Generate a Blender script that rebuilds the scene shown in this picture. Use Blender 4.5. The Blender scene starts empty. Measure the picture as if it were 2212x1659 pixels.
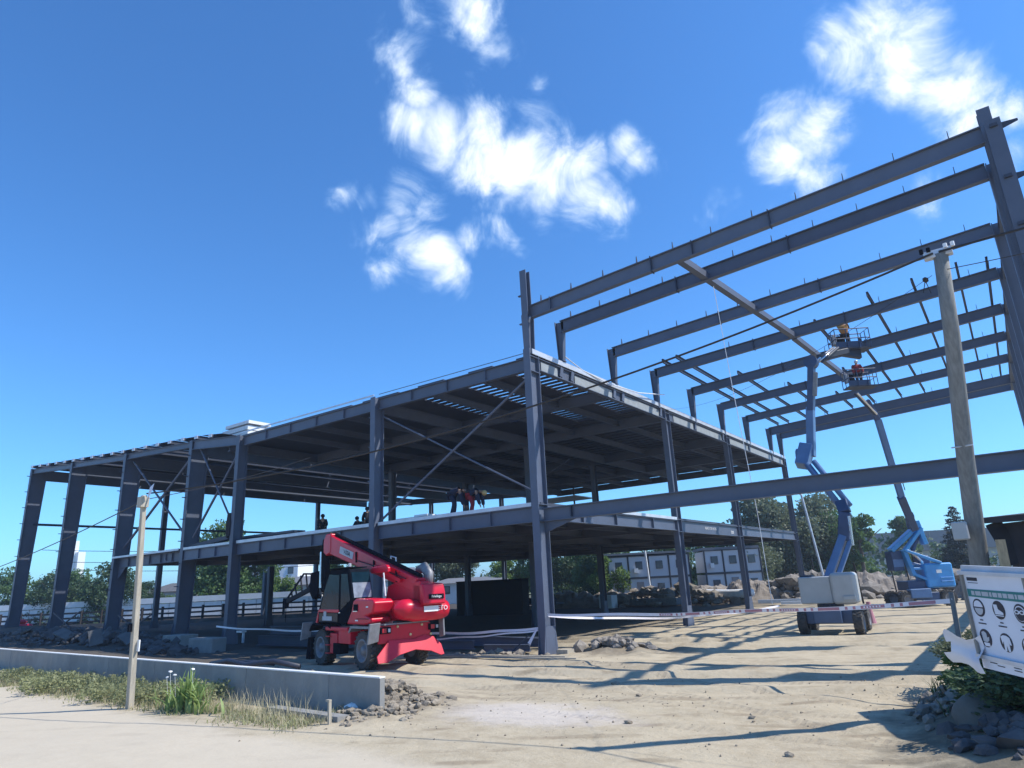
import bpy, bmesh, math, random
import numpy as np
from mathutils import Vector, Matrix, noise
random.seed(7); np.random.seed(7)
R = math.radians
scene = bpy.context.scene
C = scene.collection

# ------------------------------------------------------------------ camera
cam_d = bpy.data.cameras.new('camera'); cam = bpy.data.objects.new('camera', cam_d); C.objects.link(cam)
cam_d.sensor_width = 36; cam_d.lens = 23.65; cam_d.clip_end = 3000; cam_d.clip_start = 0.1
def cam_axes():
    # vanishing points of the photograph, in a 2212 px wide frame
    f = 1453.2; c = (1106.0, 829.5); v1 = (-988.0, 1362.0); v2 = (2210.0, 1205.0)
    ray = lambda p: Vector((p[0]-c[0], -(p[1]-c[1]), -f))
    d1 = ray(v1).normalized(); d2 = ray(v2); d2 = (d2 - d1*d1.dot(d2)).normalized()
    X = -d1; Z = X.cross(d2)
    return Matrix((X, d2, Z))
M = cam_axes().to_4x4(); M.translation = Vector((0, 0, 2.8))
cam.matrix_world = M
scene.camera = cam

# ------------------------------------------------------------------ light
SUN_AZ = Vector((0.885, 0.465, 0)).normalized(); SUN_EL = R(49)
sun_dir = Vector((SUN_AZ.x*math.cos(SUN_EL), SUN_AZ.y*math.cos(SUN_EL), math.sin(SUN_EL)))
sd = bpy.data.lights.new('sun', 'SUN'); sun = bpy.data.objects.new('sun', sd); C.objects.link(sun)
sd.energy = 4.7; sd.angle = R(0.5); sd.color = (1.0, 0.955, 0.88)
sun.rotation_euler = sun_dir.to_track_quat('Z', 'Y').to_euler()

CLOUDS = [(-0.524,0.52,0.675,0.035,0.6),(-0.484,0.511,0.71,0.025,0.6),(-0.517,0.489,0.703,0.02,0.5),(-0.443,0.541,0.715,0.028,0.7),(-0.429,0.571,0.7,0.029,0.8),(-0.431,0.591,0.682,0.026,0.6),(-0.53,0.557,0.639,0.03,0.9),(-0.549,0.572,0.609,0.034,1),(-0.525,0.603,0.601,0.044,1),(-0.481,0.63,0.61,0.034,1),(-0.498,0.649,0.576,0.051,1),(-0.461,0.686,0.564,0.051,1),(-0.435,0.716,0.545,0.052,1),(-0.398,0.753,0.525,0.045,1),(-0.368,0.778,0.51,0.032,0.9),(-0.389,0.73,0.562,0.038,1),(-0.36,0.735,0.575,0.028,0.9),(-0.324,0.749,0.577,0.028,0.9),(-0.308,0.77,0.559,0.025,0.8),(-0.395,0.65,0.649,0.012,0.5),(-0.654,0.537,0.533,0.018,0.6),(-0.639,0.563,0.524,0.018,0.6),(-0.605,0.601,0.523,0.032,0.8),(-0.581,0.632,0.513,0.029,0.7),(-0.637,0.596,0.488,0.026,0.7),(-0.621,0.626,0.472,0.033,0.8),(-0.598,0.659,0.456,0.037,1),(-0.591,0.681,0.432,0.027,0.9),(-0.647,0.624,0.437,0.023,0.6),(-0.544,0.69,0.478,0.03,0.7),(-0.516,0.699,0.495,0.027,0.7),(-0.501,0.722,0.476,0.017,0.5),(-0.047,0.788,0.614,0.031,0.8),(-0.021,0.799,0.6,0.04,1),(0.007,0.817,0.576,0.04,1),(0.03,0.807,0.589,0.029,0.8),(0.038,0.846,0.532,0.039,1),(0.004,0.838,0.546,0.03,0.9),(0.062,0.867,0.495,0.029,1),(0.092,0.866,0.491,0.023,0.8),(0.087,0.891,0.446,0.024,0.7),(-0.128,0.818,0.561,0.034,0.9),(-0.099,0.841,0.532,0.033,1),(-0.14,0.841,0.523,0.034,1),(-0.12,0.86,0.496,0.031,0.9),(-0.16,0.82,0.55,0.023,0.6),(-0.222,0.847,0.483,0.027,0.5),(-0.223,0.837,0.5,0.018,0.4),(-0.2,0.855,0.478,0.024,0.4),(-0.003,0.906,0.423,0.023,0.6)]
world = bpy.data.worlds.new('World'); scene.world = world; world.use_nodes = True
wn = world.node_tree; N = wn.nodes; N.clear(); WL = wn.links
def wnode(t, **k):
    n = N.new(t)
    for a, b in k.items(): setattr(n, a, b)
    return n
out = wnode('ShaderNodeOutputWorld'); bg = wnode('ShaderNodeBackground'); bg.inputs[1].default_value = 0.106
sky = wnode('ShaderNodeTexSky', sky_type='NISHITA', sun_disc=False)
sky.sun_elevation = SUN_EL; sky.sun_rotation = math.atan2(SUN_AZ.x, SUN_AZ.y)
sky.altitude = 100; sky.air_density = 1.0; sky.dust_density = 0.3; sky.ozone_density = 3.0
tint = wnode('ShaderNodeMix', data_type='RGBA', blend_type='MULTIPLY'); tint.inputs[0].default_value = 1
tint.inputs[7].default_value = (0.62, 1.20, 1.74, 1)
tc = wnode('ShaderNodeTexCoord')
nrm = wnode('ShaderNodeVectorMath', operation='NORMALIZE'); WL.new(tc.outputs['Generated'], nrm.inputs[0])
# large and fine distortion of the cloud outline
n1 = wnode('ShaderNodeTexNoise'); n1.inputs['Scale'].default_value = 8; n1.inputs['Detail'].default_value = 9; n1.inputs['Roughness'].default_value = 0.6
WL.new(nrm.outputs[0], n1.inputs['Vector'])
sub = wnode('ShaderNodeVectorMath', operation='SUBTRACT'); WL.new(n1.outputs['Color'], sub.inputs[0]); sub.inputs[1].default_value = (.5, .5, .5)
sc_ = wnode('ShaderNodeVectorMath', operation='SCALE'); WL.new(sub.outputs[0], sc_.inputs[0]); sc_.inputs['Scale'].default_value = 0.075
add = wnode('ShaderNodeVectorMath', operation='ADD'); WL.new(nrm.outputs[0], add.inputs[0]); WL.new(sc_.outputs[0], add.inputs[1])
last = None
for (x, y, z, r, a) in CLOUDS:
    d = wnode('ShaderNodeVectorMath', operation='DISTANCE'); WL.new(add.outputs[0], d.inputs[0])
    v = Vector((x, y, z)).normalized(); d.inputs[1].default_value = v
    mr = wnode('ShaderNodeMapRange', interpolation_type='SMOOTHSTEP'); WL.new(d.outputs['Value'], mr.inputs[0])
    mr.inputs[1].default_value = 0; mr.inputs[2].default_value = r*2.25; mr.inputs[3].default_value = a; mr.inputs[4].default_value = 0
    if last is None: last = mr.outputs[0]
    else:
        mx = wnode('ShaderNodeMath', operation='MAXIMUM')
        WL.new(last, mx.inputs[0]); WL.new(mr.outputs[0], mx.inputs[1]); last = mx.outputs[0]
n2 = wnode('ShaderNodeTexNoise'); n2.inputs['Scale'].default_value = 13; n2.inputs['Detail'].default_value = 10; n2.inputs['Roughness'].default_value = 0.60; n2.inputs['Distortion'].default_value = 0.6
WL.new(nrm.outputs[0], n2.inputs['Vector'])
nm = wnode('ShaderNodeMath', operation='MULTIPLY_ADD'); WL.new(n2.outputs['Fac'], nm.inputs[0]); nm.inputs[1].default_value = 1.9; nm.inputs[2].default_value = -1.12
dens = wnode('ShaderNodeMath', operation='ADD'); WL.new(last, dens.inputs[0]); WL.new(nm.outputs[0], dens.inputs[1])
dm = wnode('ShaderNodeMapRange', interpolation_type='SMOOTHSTEP'); WL.new(dens.outputs[0], dm.inputs[0])
dm.inputs[1].default_value = 0.04; dm.inputs[2].default_value = 0.92; dm.inputs[3].default_value = 0; dm.inputs[4].default_value = 0.97
lp = wnode('ShaderNodeMath', operation='MULTIPLY'); WL.new(dm.outputs[0], lp.inputs[0])
g0 = wnode('ShaderNodeMath', operation='GREATER_THAN'); WL.new(last, g0.inputs[0]); g0.inputs[1].default_value = 0.02; WL.new(g0.outputs[0], lp.inputs[1])
cm = wnode('ShaderNodeMix', data_type='RGBA'); WL.new(lp.outputs[0], cm.inputs[0])
cr = wnode('ShaderNodeValToRGB'); WL.new(dens.outputs[0], cr.inputs[0])
cr.color_ramp.elements[0].position = 0.2; cr.color_ramp.elements[0].color = (3.6, 5.8, 9.2, 1)
cr.color_ramp.elements[1].position = 0.85; cr.color_ramp.elements[1].color = (8.6, 9.2, 9.8, 1)
WL.new(sky.outputs[0], tint.inputs[6]); WL.new(tint.outputs[2], cm.inputs[6]); WL.new(cr.outputs[0], cm.inputs[7])
WL.new(cm.outputs[2], bg.inputs[0]); WL.new(bg.outputs[0], out.inputs[0])
scene.view_settings.view_transform = 'Standard'; scene.view_settings.look = 'None'
scene.view_settings.exposure = 0.32; scene.view_settings.gamma = 1; scene.view_settings.use_curve_mapping = False

# ------------------------------------------------------------------ materials
def mat(name, col, rough=0.6, metal=0, var=0.12, scale=3, bump=0, bscale=30, spec=0.5, coat=0, col2=None, trans=0, stretch=None, space='Object'):
    m = bpy.data.materials.new(name); m.use_nodes = True; nt = m.node_tree; b = nt.nodes['Principled BSDF']
    b.inputs['Roughness'].default_value = rough; b.inputs['Metallic'].default_value = metal
    b.inputs['Specular IOR Level'].default_value = spec
    if coat: b.inputs['Coat Weight'].default_value = coat; b.inputs['Coat Roughness'].default_value = 0.15
    if trans: b.inputs['Transmission Weight'].default_value = trans
    t = nt.nodes.new('ShaderNodeTexCoord'); mp = nt.nodes.new('ShaderNodeMapping'); nt.links.new(t.outputs[space], mp.inputs[0])
    if stretch: mp.inputs['Scale'].default_value = stretch
    n = nt.nodes.new('ShaderNodeTexNoise'); n.inputs['Scale'].default_value = scale; n.inputs['Detail'].default_value = 6; n.inputs['Roughness'].default_value = 0.6
    nt.links.new(mp.outputs[0], n.inputs['Vector'])
    mx = nt.nodes.new('ShaderNodeMix'); mx.data_type = 'RGBA'
    mr = nt.nodes.new('ShaderNodeMapRange'); mr.inputs[1].default_value = 0.3; mr.inputs[2].default_value = 0.7; nt.links.new(n.outputs['Fac'], mr.inputs[0]); nt.links.new(mr.outputs[0], mx.inputs[0])
    c2 = col2 if col2 else tuple(min(1, c*(1+var)) for c in col)
    c1 = col if col2 else tuple(c*(1-var) for c in col)
    mx.inputs[6].default_value = (*c1, 1); mx.inputs[7].default_value = (*c2, 1); nt.links.new(mx.outputs[2], b.inputs['Base Color'])
    if bump:
        n3 = nt.nodes.new('ShaderNodeTexNoise'); n3.inputs['Scale'].default_value = bscale; n3.inputs['Detail'].default_value = 8
        nt.links.new(mp.outputs[0], n3.inputs['Vector']); bp = nt.nodes.new('ShaderNodeBump'); bp.inputs['Strength'].default_value = bump; bp.inputs['Distance'].default_value = 0.05
        nt.links.new(n3.outputs['Fac'], bp.inputs['Height']); nt.links.new(bp.outputs[0], b.inputs['Normal'])
    return m
STEEL = mat('steel_primer', (0.080, 0.098, 0.143), 0.5, 0.0, 0.1, 1.2, 0.05, 20)
def weather(m, stain, k0=0.58, k1=0.72, scale=1.7, amt=0.55, rnd=0.16, stretch=(1, 1, 1)):
    nt = m.node_tree; b = nt.nodes['Principled BSDF']; L = nt.links; src = b.inputs['Base Color'].links[0].from_socket
    oi = nt.nodes.new('ShaderNodeObjectInfo'); mr = nt.nodes.new('ShaderNodeMapRange'); L.new(oi.outputs['Random'], mr.inputs[0]); mr.inputs[3].default_value = 1-rnd; mr.inputs[4].default_value = 1+rnd
    sc2 = nt.nodes.new('ShaderNodeVectorMath'); sc2.operation = 'SCALE'; L.new(src, sc2.inputs[0]); L.new(mr.outputs[0], sc2.inputs['Scale'])
    g = nt.nodes.new('ShaderNodeNewGeometry'); mp = nt.nodes.new('ShaderNodeMapping'); mp.inputs['Scale'].default_value = stretch; L.new(g.outputs['Position'], mp.inputs[0])
    n = nt.nodes.new('ShaderNodeTexNoise'); n.inputs['Scale'].default_value = scale; n.inputs['Detail'].default_value = 10; n.inputs['Roughness'].default_value = 0.72; L.new(mp.outputs[0], n.inputs['Vector'])
    m2 = nt.nodes.new('ShaderNodeMapRange'); m2.interpolation_type = 'SMOOTHSTEP'; L.new(n.outputs['Fac'], m2.inputs[0]); m2.inputs[1].default_value = k0; m2.inputs[2].default_value = k1; m2.inputs[4].default_value = amt
    mx = nt.nodes.new('ShaderNodeMix'); mx.data_type = 'RGBA'; L.new(m2.outputs[0], mx.inputs[0]); L.new(sc2.outputs[0], mx.inputs[6]); mx.inputs[7].default_value = (*stain, 1); L.new(mx.outputs[2], b.inputs['Base Color'])
weather(STEEL, (0.13, 0.12, 0.115), 0.56, 0.74, 2.2, 0.5, 0.13)
STEELD = mat('steel_dark', (0.028, 0.036, 0.06), 0.55, 0, 0.15, 2)
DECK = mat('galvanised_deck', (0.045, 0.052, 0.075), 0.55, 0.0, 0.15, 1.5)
GALV = mat('galvanised_trim', (0.55, 0.58, 0.62), 0.4, 0.3, 0.12, 3)
RED = mat('red_paint', (0.58, 0.008, 0.034), 0.36, 0, 0.1, 2.5, 0.02, 40, spec=0.35, coat=0.12)
weather(RED, (0.30, 0.20, 0.15), 0.60, 0.80, 3.0, 0.35, 0.05)
DARKP = mat('dark_plastic', (0.010, 0.012, 0.018), 0.8, 0, 0.3, 6, spec=0.0)
REFL = mat('painted_reflection_glass', (0.22, 0.25, 0.29), 0.12, 0.0, 0.4, 3, spec=0.8)  # pale base colour stands in for sky reflected in the pane
RUBBER = mat('tyre_rubber', (0.035, 0.034, 0.034), 0.85, 0, 0.4, 8, 0.3, 30, col2=(0.085, 0.078, 0.07))
RIM = mat('rim_grey', (0.20, 0.20, 0.215), 0.5, 0.1, 0.2, 6)
GLASS = mat('cab_glass', (0.006, 0.022, 0.034), 0.06, 0, 0.3, 2, spec=0.10)
GLASSL = mat('window_glass', (0.05, 0.07, 0.09), 0.1, 0, 0.3, 4, spec=0.8)
BLUE = mat('blue_paint', (0.04, 0.27, 0.60), 0.38, 0, 0.12, 2, coat=0.3)
weather(BLUE, (0.16, 0.17, 0.18), 0.57, 0.75, 3.0, 0.4, 0.08)
BLUED = mat('dark_blue_paint', (0.03, 0.06, 0.14), 0.45, 0, 0.15, 2)
BLUEG = mat('grey_blue_paint', (0.085, 0.17, 0.33), 0.42, 0, 0.12, 2)
BLUEM = mat('chassis_blue', (0.06, 0.095, 0.17), 0.5, 0, 0.12, 2)
GREYC = mat('grey_cover', (0.40, 0.41, 0.40), 0.45, 0, 0.08, 2)
MGREY = mat('mid_grey_metal', (0.22, 0.22, 0.23), 0.5, 0.2, 0.2, 5)
CHROME = mat('cylinder_rod', (0.65, 0.66, 0.68), 0.25, 0.9, 0.05)
WHITE = mat('white_paint', (0.78, 0.78, 0.77), 0.5, 0, 0.06, 2)
CREAM = mat('cream_wall', (0.62, 0.60, 0.55), 0.7, 0, 0.1, 0.3)
CONC = mat('concrete', (0.25, 0.25, 0.24), 0.85, 0, 0.14, 1.2, 0.2, 14)
CONCD = mat('dark_concrete', (0.11, 0.11, 0.11), 0.85, 0, 0.25, 1.5, 0.3, 10)
weather(CONC, (0.36, 0.33, 0.28), 0.50, 0.70, 1.6, 0.6, 0.08, (1, 1, 0.5))
WOODP = mat('pole_wood', (0.155, 0.155, 0.145), 0.8, 0, 0.3, 3, 0.3, 25, stretch=(6, 6, 0.4), col2=(0.25, 0.25, 0.235))
WOODL = mat('pale_wood', (0.38, 0.34, 0.27), 0.75, 0, 0.2, 3, 0.2, 20, stretch=(5, 5, 0.6))
PLANK = mat('plank_wood', (0.45, 0.34, 0.2), 0.75, 0, 0.25, 4, stretch=(8, 8, 0.8))
CABLE = mat('black_cable', (0.012, 0.012, 0.014), 0.6)
ROPE = mat('white_rope', (0.75, 0.75, 0.76), 0.7)
TAPEW = mat('tape_white', (0.80, 0.74, 0.75), 0.5, 0, 0.05)
TAPER = mat('tape_red', (0.46, 0.20, 0.23), 0.5, 0, 0.1)
ROCK = mat('rock', (0.17, 0.14, 0.105), 0.95, 0, 0.3, 4, 0.6, 14, col2=(0.36, 0.31, 0.24))
ROCKD = mat('dark_rock', (0.05, 0.05, 0.055), 0.95, 0, 0.3, 2.5, 0.5, 8, col2=(0.12, 0.115, 0.115))
DROCK = mat('brown_rock', (0.15, 0.13, 0.11), 0.95, 0, 0.3, 2.5, 0.6, 8, col2=(0.32, 0.285, 0.245))
BOULDER = mat('boulder_stone', (0.11, 0.12, 0.115), 0.85, 0, 0.2, 1.5, 0.3, 6)
BARK = mat('bark', (0.10, 0.08, 0.06), 0.9, 0, 0.3, 6)
SKIN = mat('skin', (0.30, 0.17, 0.11), 0.6)
NAVY = mat('navy_cloth', (0.014, 0.02, 0.045), 0.9, 0, 0.2, 10)
BLACKC = mat('black_cloth', (0.012, 0.012, 0.016), 0.9)
REDC = mat('red_cloth', (0.25, 0.02, 0.03), 0.9)
WEBLIT = mat('sunlit_web_grey', (0.26, 0.285, 0.30), 0.6)  # lighter grey for the sunlit look of the edge beam web
TANH = mat('tan_helmet', (0.48, 0.33, 0.13), 0.5)
ORANGE = mat('orange_cloth', (0.45, 0.2, 0.05), 0.8)
CONT = mat('container_panel', (0.56, 0.58, 0.61), 0.6, 0, 0.06, 0.5)
CONTF = mat('container_frame', (0.05, 0.055, 0.065), 0.6)
ROOFG = mat('grey_roof', (0.16, 0.17, 0.19), 0.7, 0, 0.1, 0.3)
RAILM = mat('rusty_rail', (0.026, 0.022, 0.022), 0.75, 0, 0.3, 3)
TARP = mat('shed_tarp', (0.028, 0.028, 0.034), 0.75, 0, 0.3, 2, 0.2, 4)
SIGNW = mat('sign_white', (0.62, 0.66, 0.74), 0.45, 0, 0.05, 2)
TEAL = mat('sign_teal', (0.02, 0.17, 0.17), 0.5)
SIGNK = mat('sign_black', (0.018, 0.02, 0.035), 0.5)
SIGNG = mat('sign_grey', (0.40, 0.43, 0.47), 0.5)
BAG = mat('plastic_sheet', (0.55, 0.60, 0.70), 0.4, 0, 0.08, 3)
PIPE = mat('white_pipe', (0.72, 0.73, 0.74), 0.4)
LAMPR = mat('tail_lamp', (0.45, 0.02, 0.03), 0.3)
BRASS = mat('yellow_bolt', (0.6, 0.5, 0.25), 0.4)
INSUL = mat('insulation_panel', (0.7, 0.7, 0.68), 0.6, 0, 0.1, 6)
def leafmat(name, a, b):
    m = mat(name, a, 0.6, 0, 0, 1.2, col2=b); bs = m.node_tree.nodes['Principled BSDF']
    bs.inputs['Subsurface Weight'].default_value = 0
    nt = m.node_tree; tr = nt.nodes.new('ShaderNodeBsdfTranslucent'); tr.inputs[0].default_value = (*[min(1, c*1.6) for c in b], 1)
    ms = nt.nodes.new('ShaderNodeMixShader'); ms.inputs[0].default_value = 0.25
    o = nt.nodes['Material Output']; nt.links.new(bs.outputs[0], ms.inputs[1]); nt.links.new(tr.outputs[0], ms.inputs[2]); nt.links.new(ms.outputs[0], o.inputs[0])
    return m
LEAF1 = leafmat('leaf_green', (0.05, 0.10, 0.028), (0.10, 0.18, 0.055))
LEAF2 = leafmat('leaf_dark', (0.028, 0.06, 0.026), (0.06, 0.11, 0.045))
LEAF3 = leafmat('leaf_olive', (0.075, 0.10, 0.06), (0.15, 0.18, 0.10))
LEAF4 = leafmat('leaf_bright', (0.07, 0.13, 0.025), (0.14, 0.22, 0.05))
CONIF = leafmat('conifer_needles', (0.02, 0.035, 0.03), (0.06, 0.08, 0.075))
WEED = leafmat('weed_leaf', (0.16, 0.18, 0.075), (0.30, 0.30, 0.15))
DRYG = leafmat('dry_grass', (0.33, 0.29, 0.17), (0.48, 0.43, 0.28))
BLADE = leafmat('blade_green', (0.12, 0.20, 0.05), (0.28, 0.36, 0.12))

# ------------------------------------------------------------------ mesh helpers
BASE = {}
ICO = {}
class MB:
    def __init__(s): s.v = []; s.f = []
    def add(s, vs, fs):
        n = len(s.v); s.v += [tuple(v) for v in vs]; s.f += [tuple(i+n for i in f) for f in fs]; return s
    def hexa(s, p):   # p: 4 bottom + 4 top
        return s.add(p, [(3,2,1,0),(4,5,6,7),(0,1,5,4),(1,2,6,5),(2,3,7,6),(3,0,4,7)])
    def box(s, c, d, M=None):
        hx, hy, hz = d[0]/2, d[1]/2, d[2]/2
        p = [Vector((x, y, z)) for z in (-hz, hz) for x, y in ((-hx,-hy),(hx,-hy),(hx,hy),(-hx,hy))]
        if M: p = [M @ q for q in p]
        return s.hexa([q + Vector(c) for q in p])
    def frame(s, p0, p1, up):
        p0 = Vector(p0); p1 = Vector(p1); a = (p1-p0).normalized(); up = Vector(up)
        sd_ = a.cross(up)
        if sd_.length < 1e-4: sd_ = a.cross(Vector((1, 0, 0)))
        sd_.normalize(); u = sd_.cross(a).normalized(); return p0, p1, a, sd_, u
    def bar(s, p0, p1, w, h, up=(0, 0, 1), w1=None, h1=None, off=0, off1=None, so=0):
        p0, p1, a, sd_, u = s.frame(p0, p1, up); w1 = w if w1 is None else w1; h1 = h if h1 is None else h1; off1 = off if off1 is None else off1
        q = []
        for (p, W_, H_, o) in ((p0, w, h, off), (p1, w1, h1, off1)):
            q.append([p + sd_*(x*W_/2+so) + u*(y*H_/2+o) for x, y in ((-1,-1),(1,-1),(1,1),(-1,1))])
        return s.hexa(q[0]+q[1])
    def ibeam(s, p0, p1, d, w, up=(0, 0, 1), d1=None, tf=0.035, tw=0.03):
        d1 = d if d1 is None else d1
        s.bar(p0, p1, tw, d-2*tf, up, h1=d1-2*tf)
        s.bar(p0, p1, w, tf, up, off=d/2-tf/2, off1=d1/2-tf/2)
        s.bar(p0, p1, w, tf, up, off=-d/2+tf/2, off1=-d1/2+tf/2); return s
    def tube(s, pts, r, n=8, cap=True):
        pts = [Vector(p) for p in pts]; rs = r if isinstance(r, (list, tuple)) else [r]*len(pts)
        rings = []; prev = None
        for i, p in enumerate(pts):
            a = (pts[min(i+1, len(pts)-1)] - pts[max(i-1, 0)]).normalized()
            if prev is None:
                ref = Vector((0, 0, 1)) if abs(a.z) < 0.9 else Vector((1, 0, 0)); u = a.cross(ref).normalized()
            else: u = (prev - a*prev.dot(a)).normalized()
            prev = u; w = a.cross(u)
            rings.append([p + (u*math.cos(2*math.pi*k/n) + w*math.sin(2*math.pi*k/n))*rs[i] for k in range(n)])
        vs = [v for r_ in rings for v in r_]; fs = []
        for i in range(len(pts)-1):
            for k in range(n): fs.append((i*n+k, i*n+(k+1) % n, (i+1)*n+(k+1) % n, (i+1)*n+k))
        if cap: fs.append(tuple(range(n-1, -1, -1))); fs.append(tuple((len(pts)-1)*n+k for k in range(n)))
        return s.add(vs, fs)
    def prism(s, poly, o, ax, ay, ext):
        o = Vector(o); ax = Vector(ax); ay = Vector(ay); ext = Vector(ext); n = len(poly)
        a = [o + ax*x + ay*y for x, y in poly]; b = [p + ext for p in a]
        return s.add(a+b, [tuple(range(n-1, -1, -1)), tuple(range(n, 2*n))] + [(i, (i+1) % n, n+(i+1) % n, n+i) for i in range(n)])
    def lathe(s, prof, c, axis='y', n=24):
        c = Vector(c); vs = []; fs = []
        for (r, h) in prof:
            for k in range(n):
                a = 2*math.pi*k/n; x, y = r*math.cos(a), r*math.sin(a)
                vs.append(c + (Vector((x, h, y)) if axis == 'y' else Vector((x, y, h)) if axis == 'z' else Vector((h, x, y))))
        for i in range(len(prof)-1):
            for k in range(n): fs.append((i*n+k, i*n+(k+1) % n, (i+1)*n+(k+1) % n, (i+1)*n+k))
        return s.add(vs, fs)
    def ico(s, c, r, sub=1, seed=0, amp=0.25, sc=(1, 1, 1), freq=1.5):
        if sub not in ICO:
            bm = bmesh.new(); bmesh.ops.create_icosphere(bm, subdivisions=sub, radius=1)
            ICO[sub] = ([v.co.copy() for v in bm.verts], [tuple(v.index for v in f.verts) for f in bm.faces]); bm.free()
        cs, fs = ICO[sub]; off = Vector((seed*3.17, seed*1.3, seed*7.7)); vs = []; cx_, cy_, cz_ = c
        for v in cs:
            k = (1 + amp*noise.noise(v*freq + off)*2)*r
            vs.append((cx_+v.x*sc[0]*k, cy_+v.y*sc[1]*k, cz_+v.z*sc[2]*k))
        return s.add(vs, fs)
    def build(s, name, m, parent=None, bevel=0, smooth=False, label=None, kind=None, seg=1, fixn=False):
        off = Vector((0, 0, 0))
        r = parent
        while r is not None and r.parent is not None: r = r.parent
        if r is not None: off = BASE.get(r.name, off)
        me = bpy.data.meshes.new(name); me.from_pydata([tuple(Vector(v)-off) for v in s.v], [], s.f)
        if fixn:
            bm = bmesh.new(); bm.from_mesh(me); bmesh.ops.recalc_face_normals(bm, faces=bm.faces); bm.to_mesh(me); bm.free()
        if smooth: me.polygons.foreach_set('use_smooth', [True]*len(me.polygons))
        for mm in (m if isinstance(m, list) else [m]): me.materials.append(mm)
        o = bpy.data.objects.new(name, me); C.objects.link(o)
        if parent is not None: o.parent = parent
        if bevel:
            b = o.modifiers.new('bevel', 'BEVEL'); b.width = bevel; b.segments = seg; b.limit_method = 'ANGLE'; b.angle_limit = R(35)
            if seg > 1: me.polygons.foreach_set('use_smooth', [True]*len(me.polygons)); b.harden_normals = True
        if label: o['label'] = label
        if kind: o['kind'] = kind
        return o
def tag(o, label=None, cat=None, group=None, kind=None):
    for k, v in (('label', label), ('category', cat), ('group', group), ('kind', kind)):
        if v: o[k] = v
    return o
def thing(name, label, cat, loc=(0, 0, 0), rz=0, group=None, local=False):
    o = bpy.data.objects.new(name, None); o.empty_display_size = 0.3; C.objects.link(o)
    o.location = loc; o.rotation_euler = (0, 0, rz)
    if not local: BASE[o.name] = Vector(loc)
    return tag(o, label, cat, group)
def mesh_thing(mb, name, m, label, cat, loc, group=None, **k):
    e = Vector(loc); mb.v = [tuple(Vector(v)-e) for v in mb.v]
    o = mb.build(name, m, None, **k); o.location = loc; return tag(o, label, cat, group)
def structure(mb, name, m, **k):
    o = mb.build(name, m, None, **k); o['kind'] = 'structure'; return o
def children_of(o): return [c for c in o.children]
def copy_tree(o, parent=None):
    c = o.copy(); C.objects.link(c); c.parent = parent
    for ch in list(o.children): copy_tree(ch, c)
    return c
def text_mesh(body, size, m, Mx, parent, name='lettering', ext=0.004):
    cu = bpy.data.curves.new('txt', 'FONT'); cu.body = body; cu.size = size; cu.extrude = ext; cu.align_x = 'CENTER'; cu.align_y = 'CENTER'
    cu.resolution_u = 2
    t = bpy.data.objects.new('txt', cu); C.objects.link(t)
    dg = bpy.context.evaluated_depsgraph_get(); me = bpy.data.meshes.new_from_object(t.evaluated_get(dg))
    bpy.data.objects.remove(t)
    me.transform(Mx); me.materials.clear(); me.materials.append(m); me.name = name
    o = bpy.data.objects.new(name, me); C.objects.link(o); o.parent = parent; return o

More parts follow.
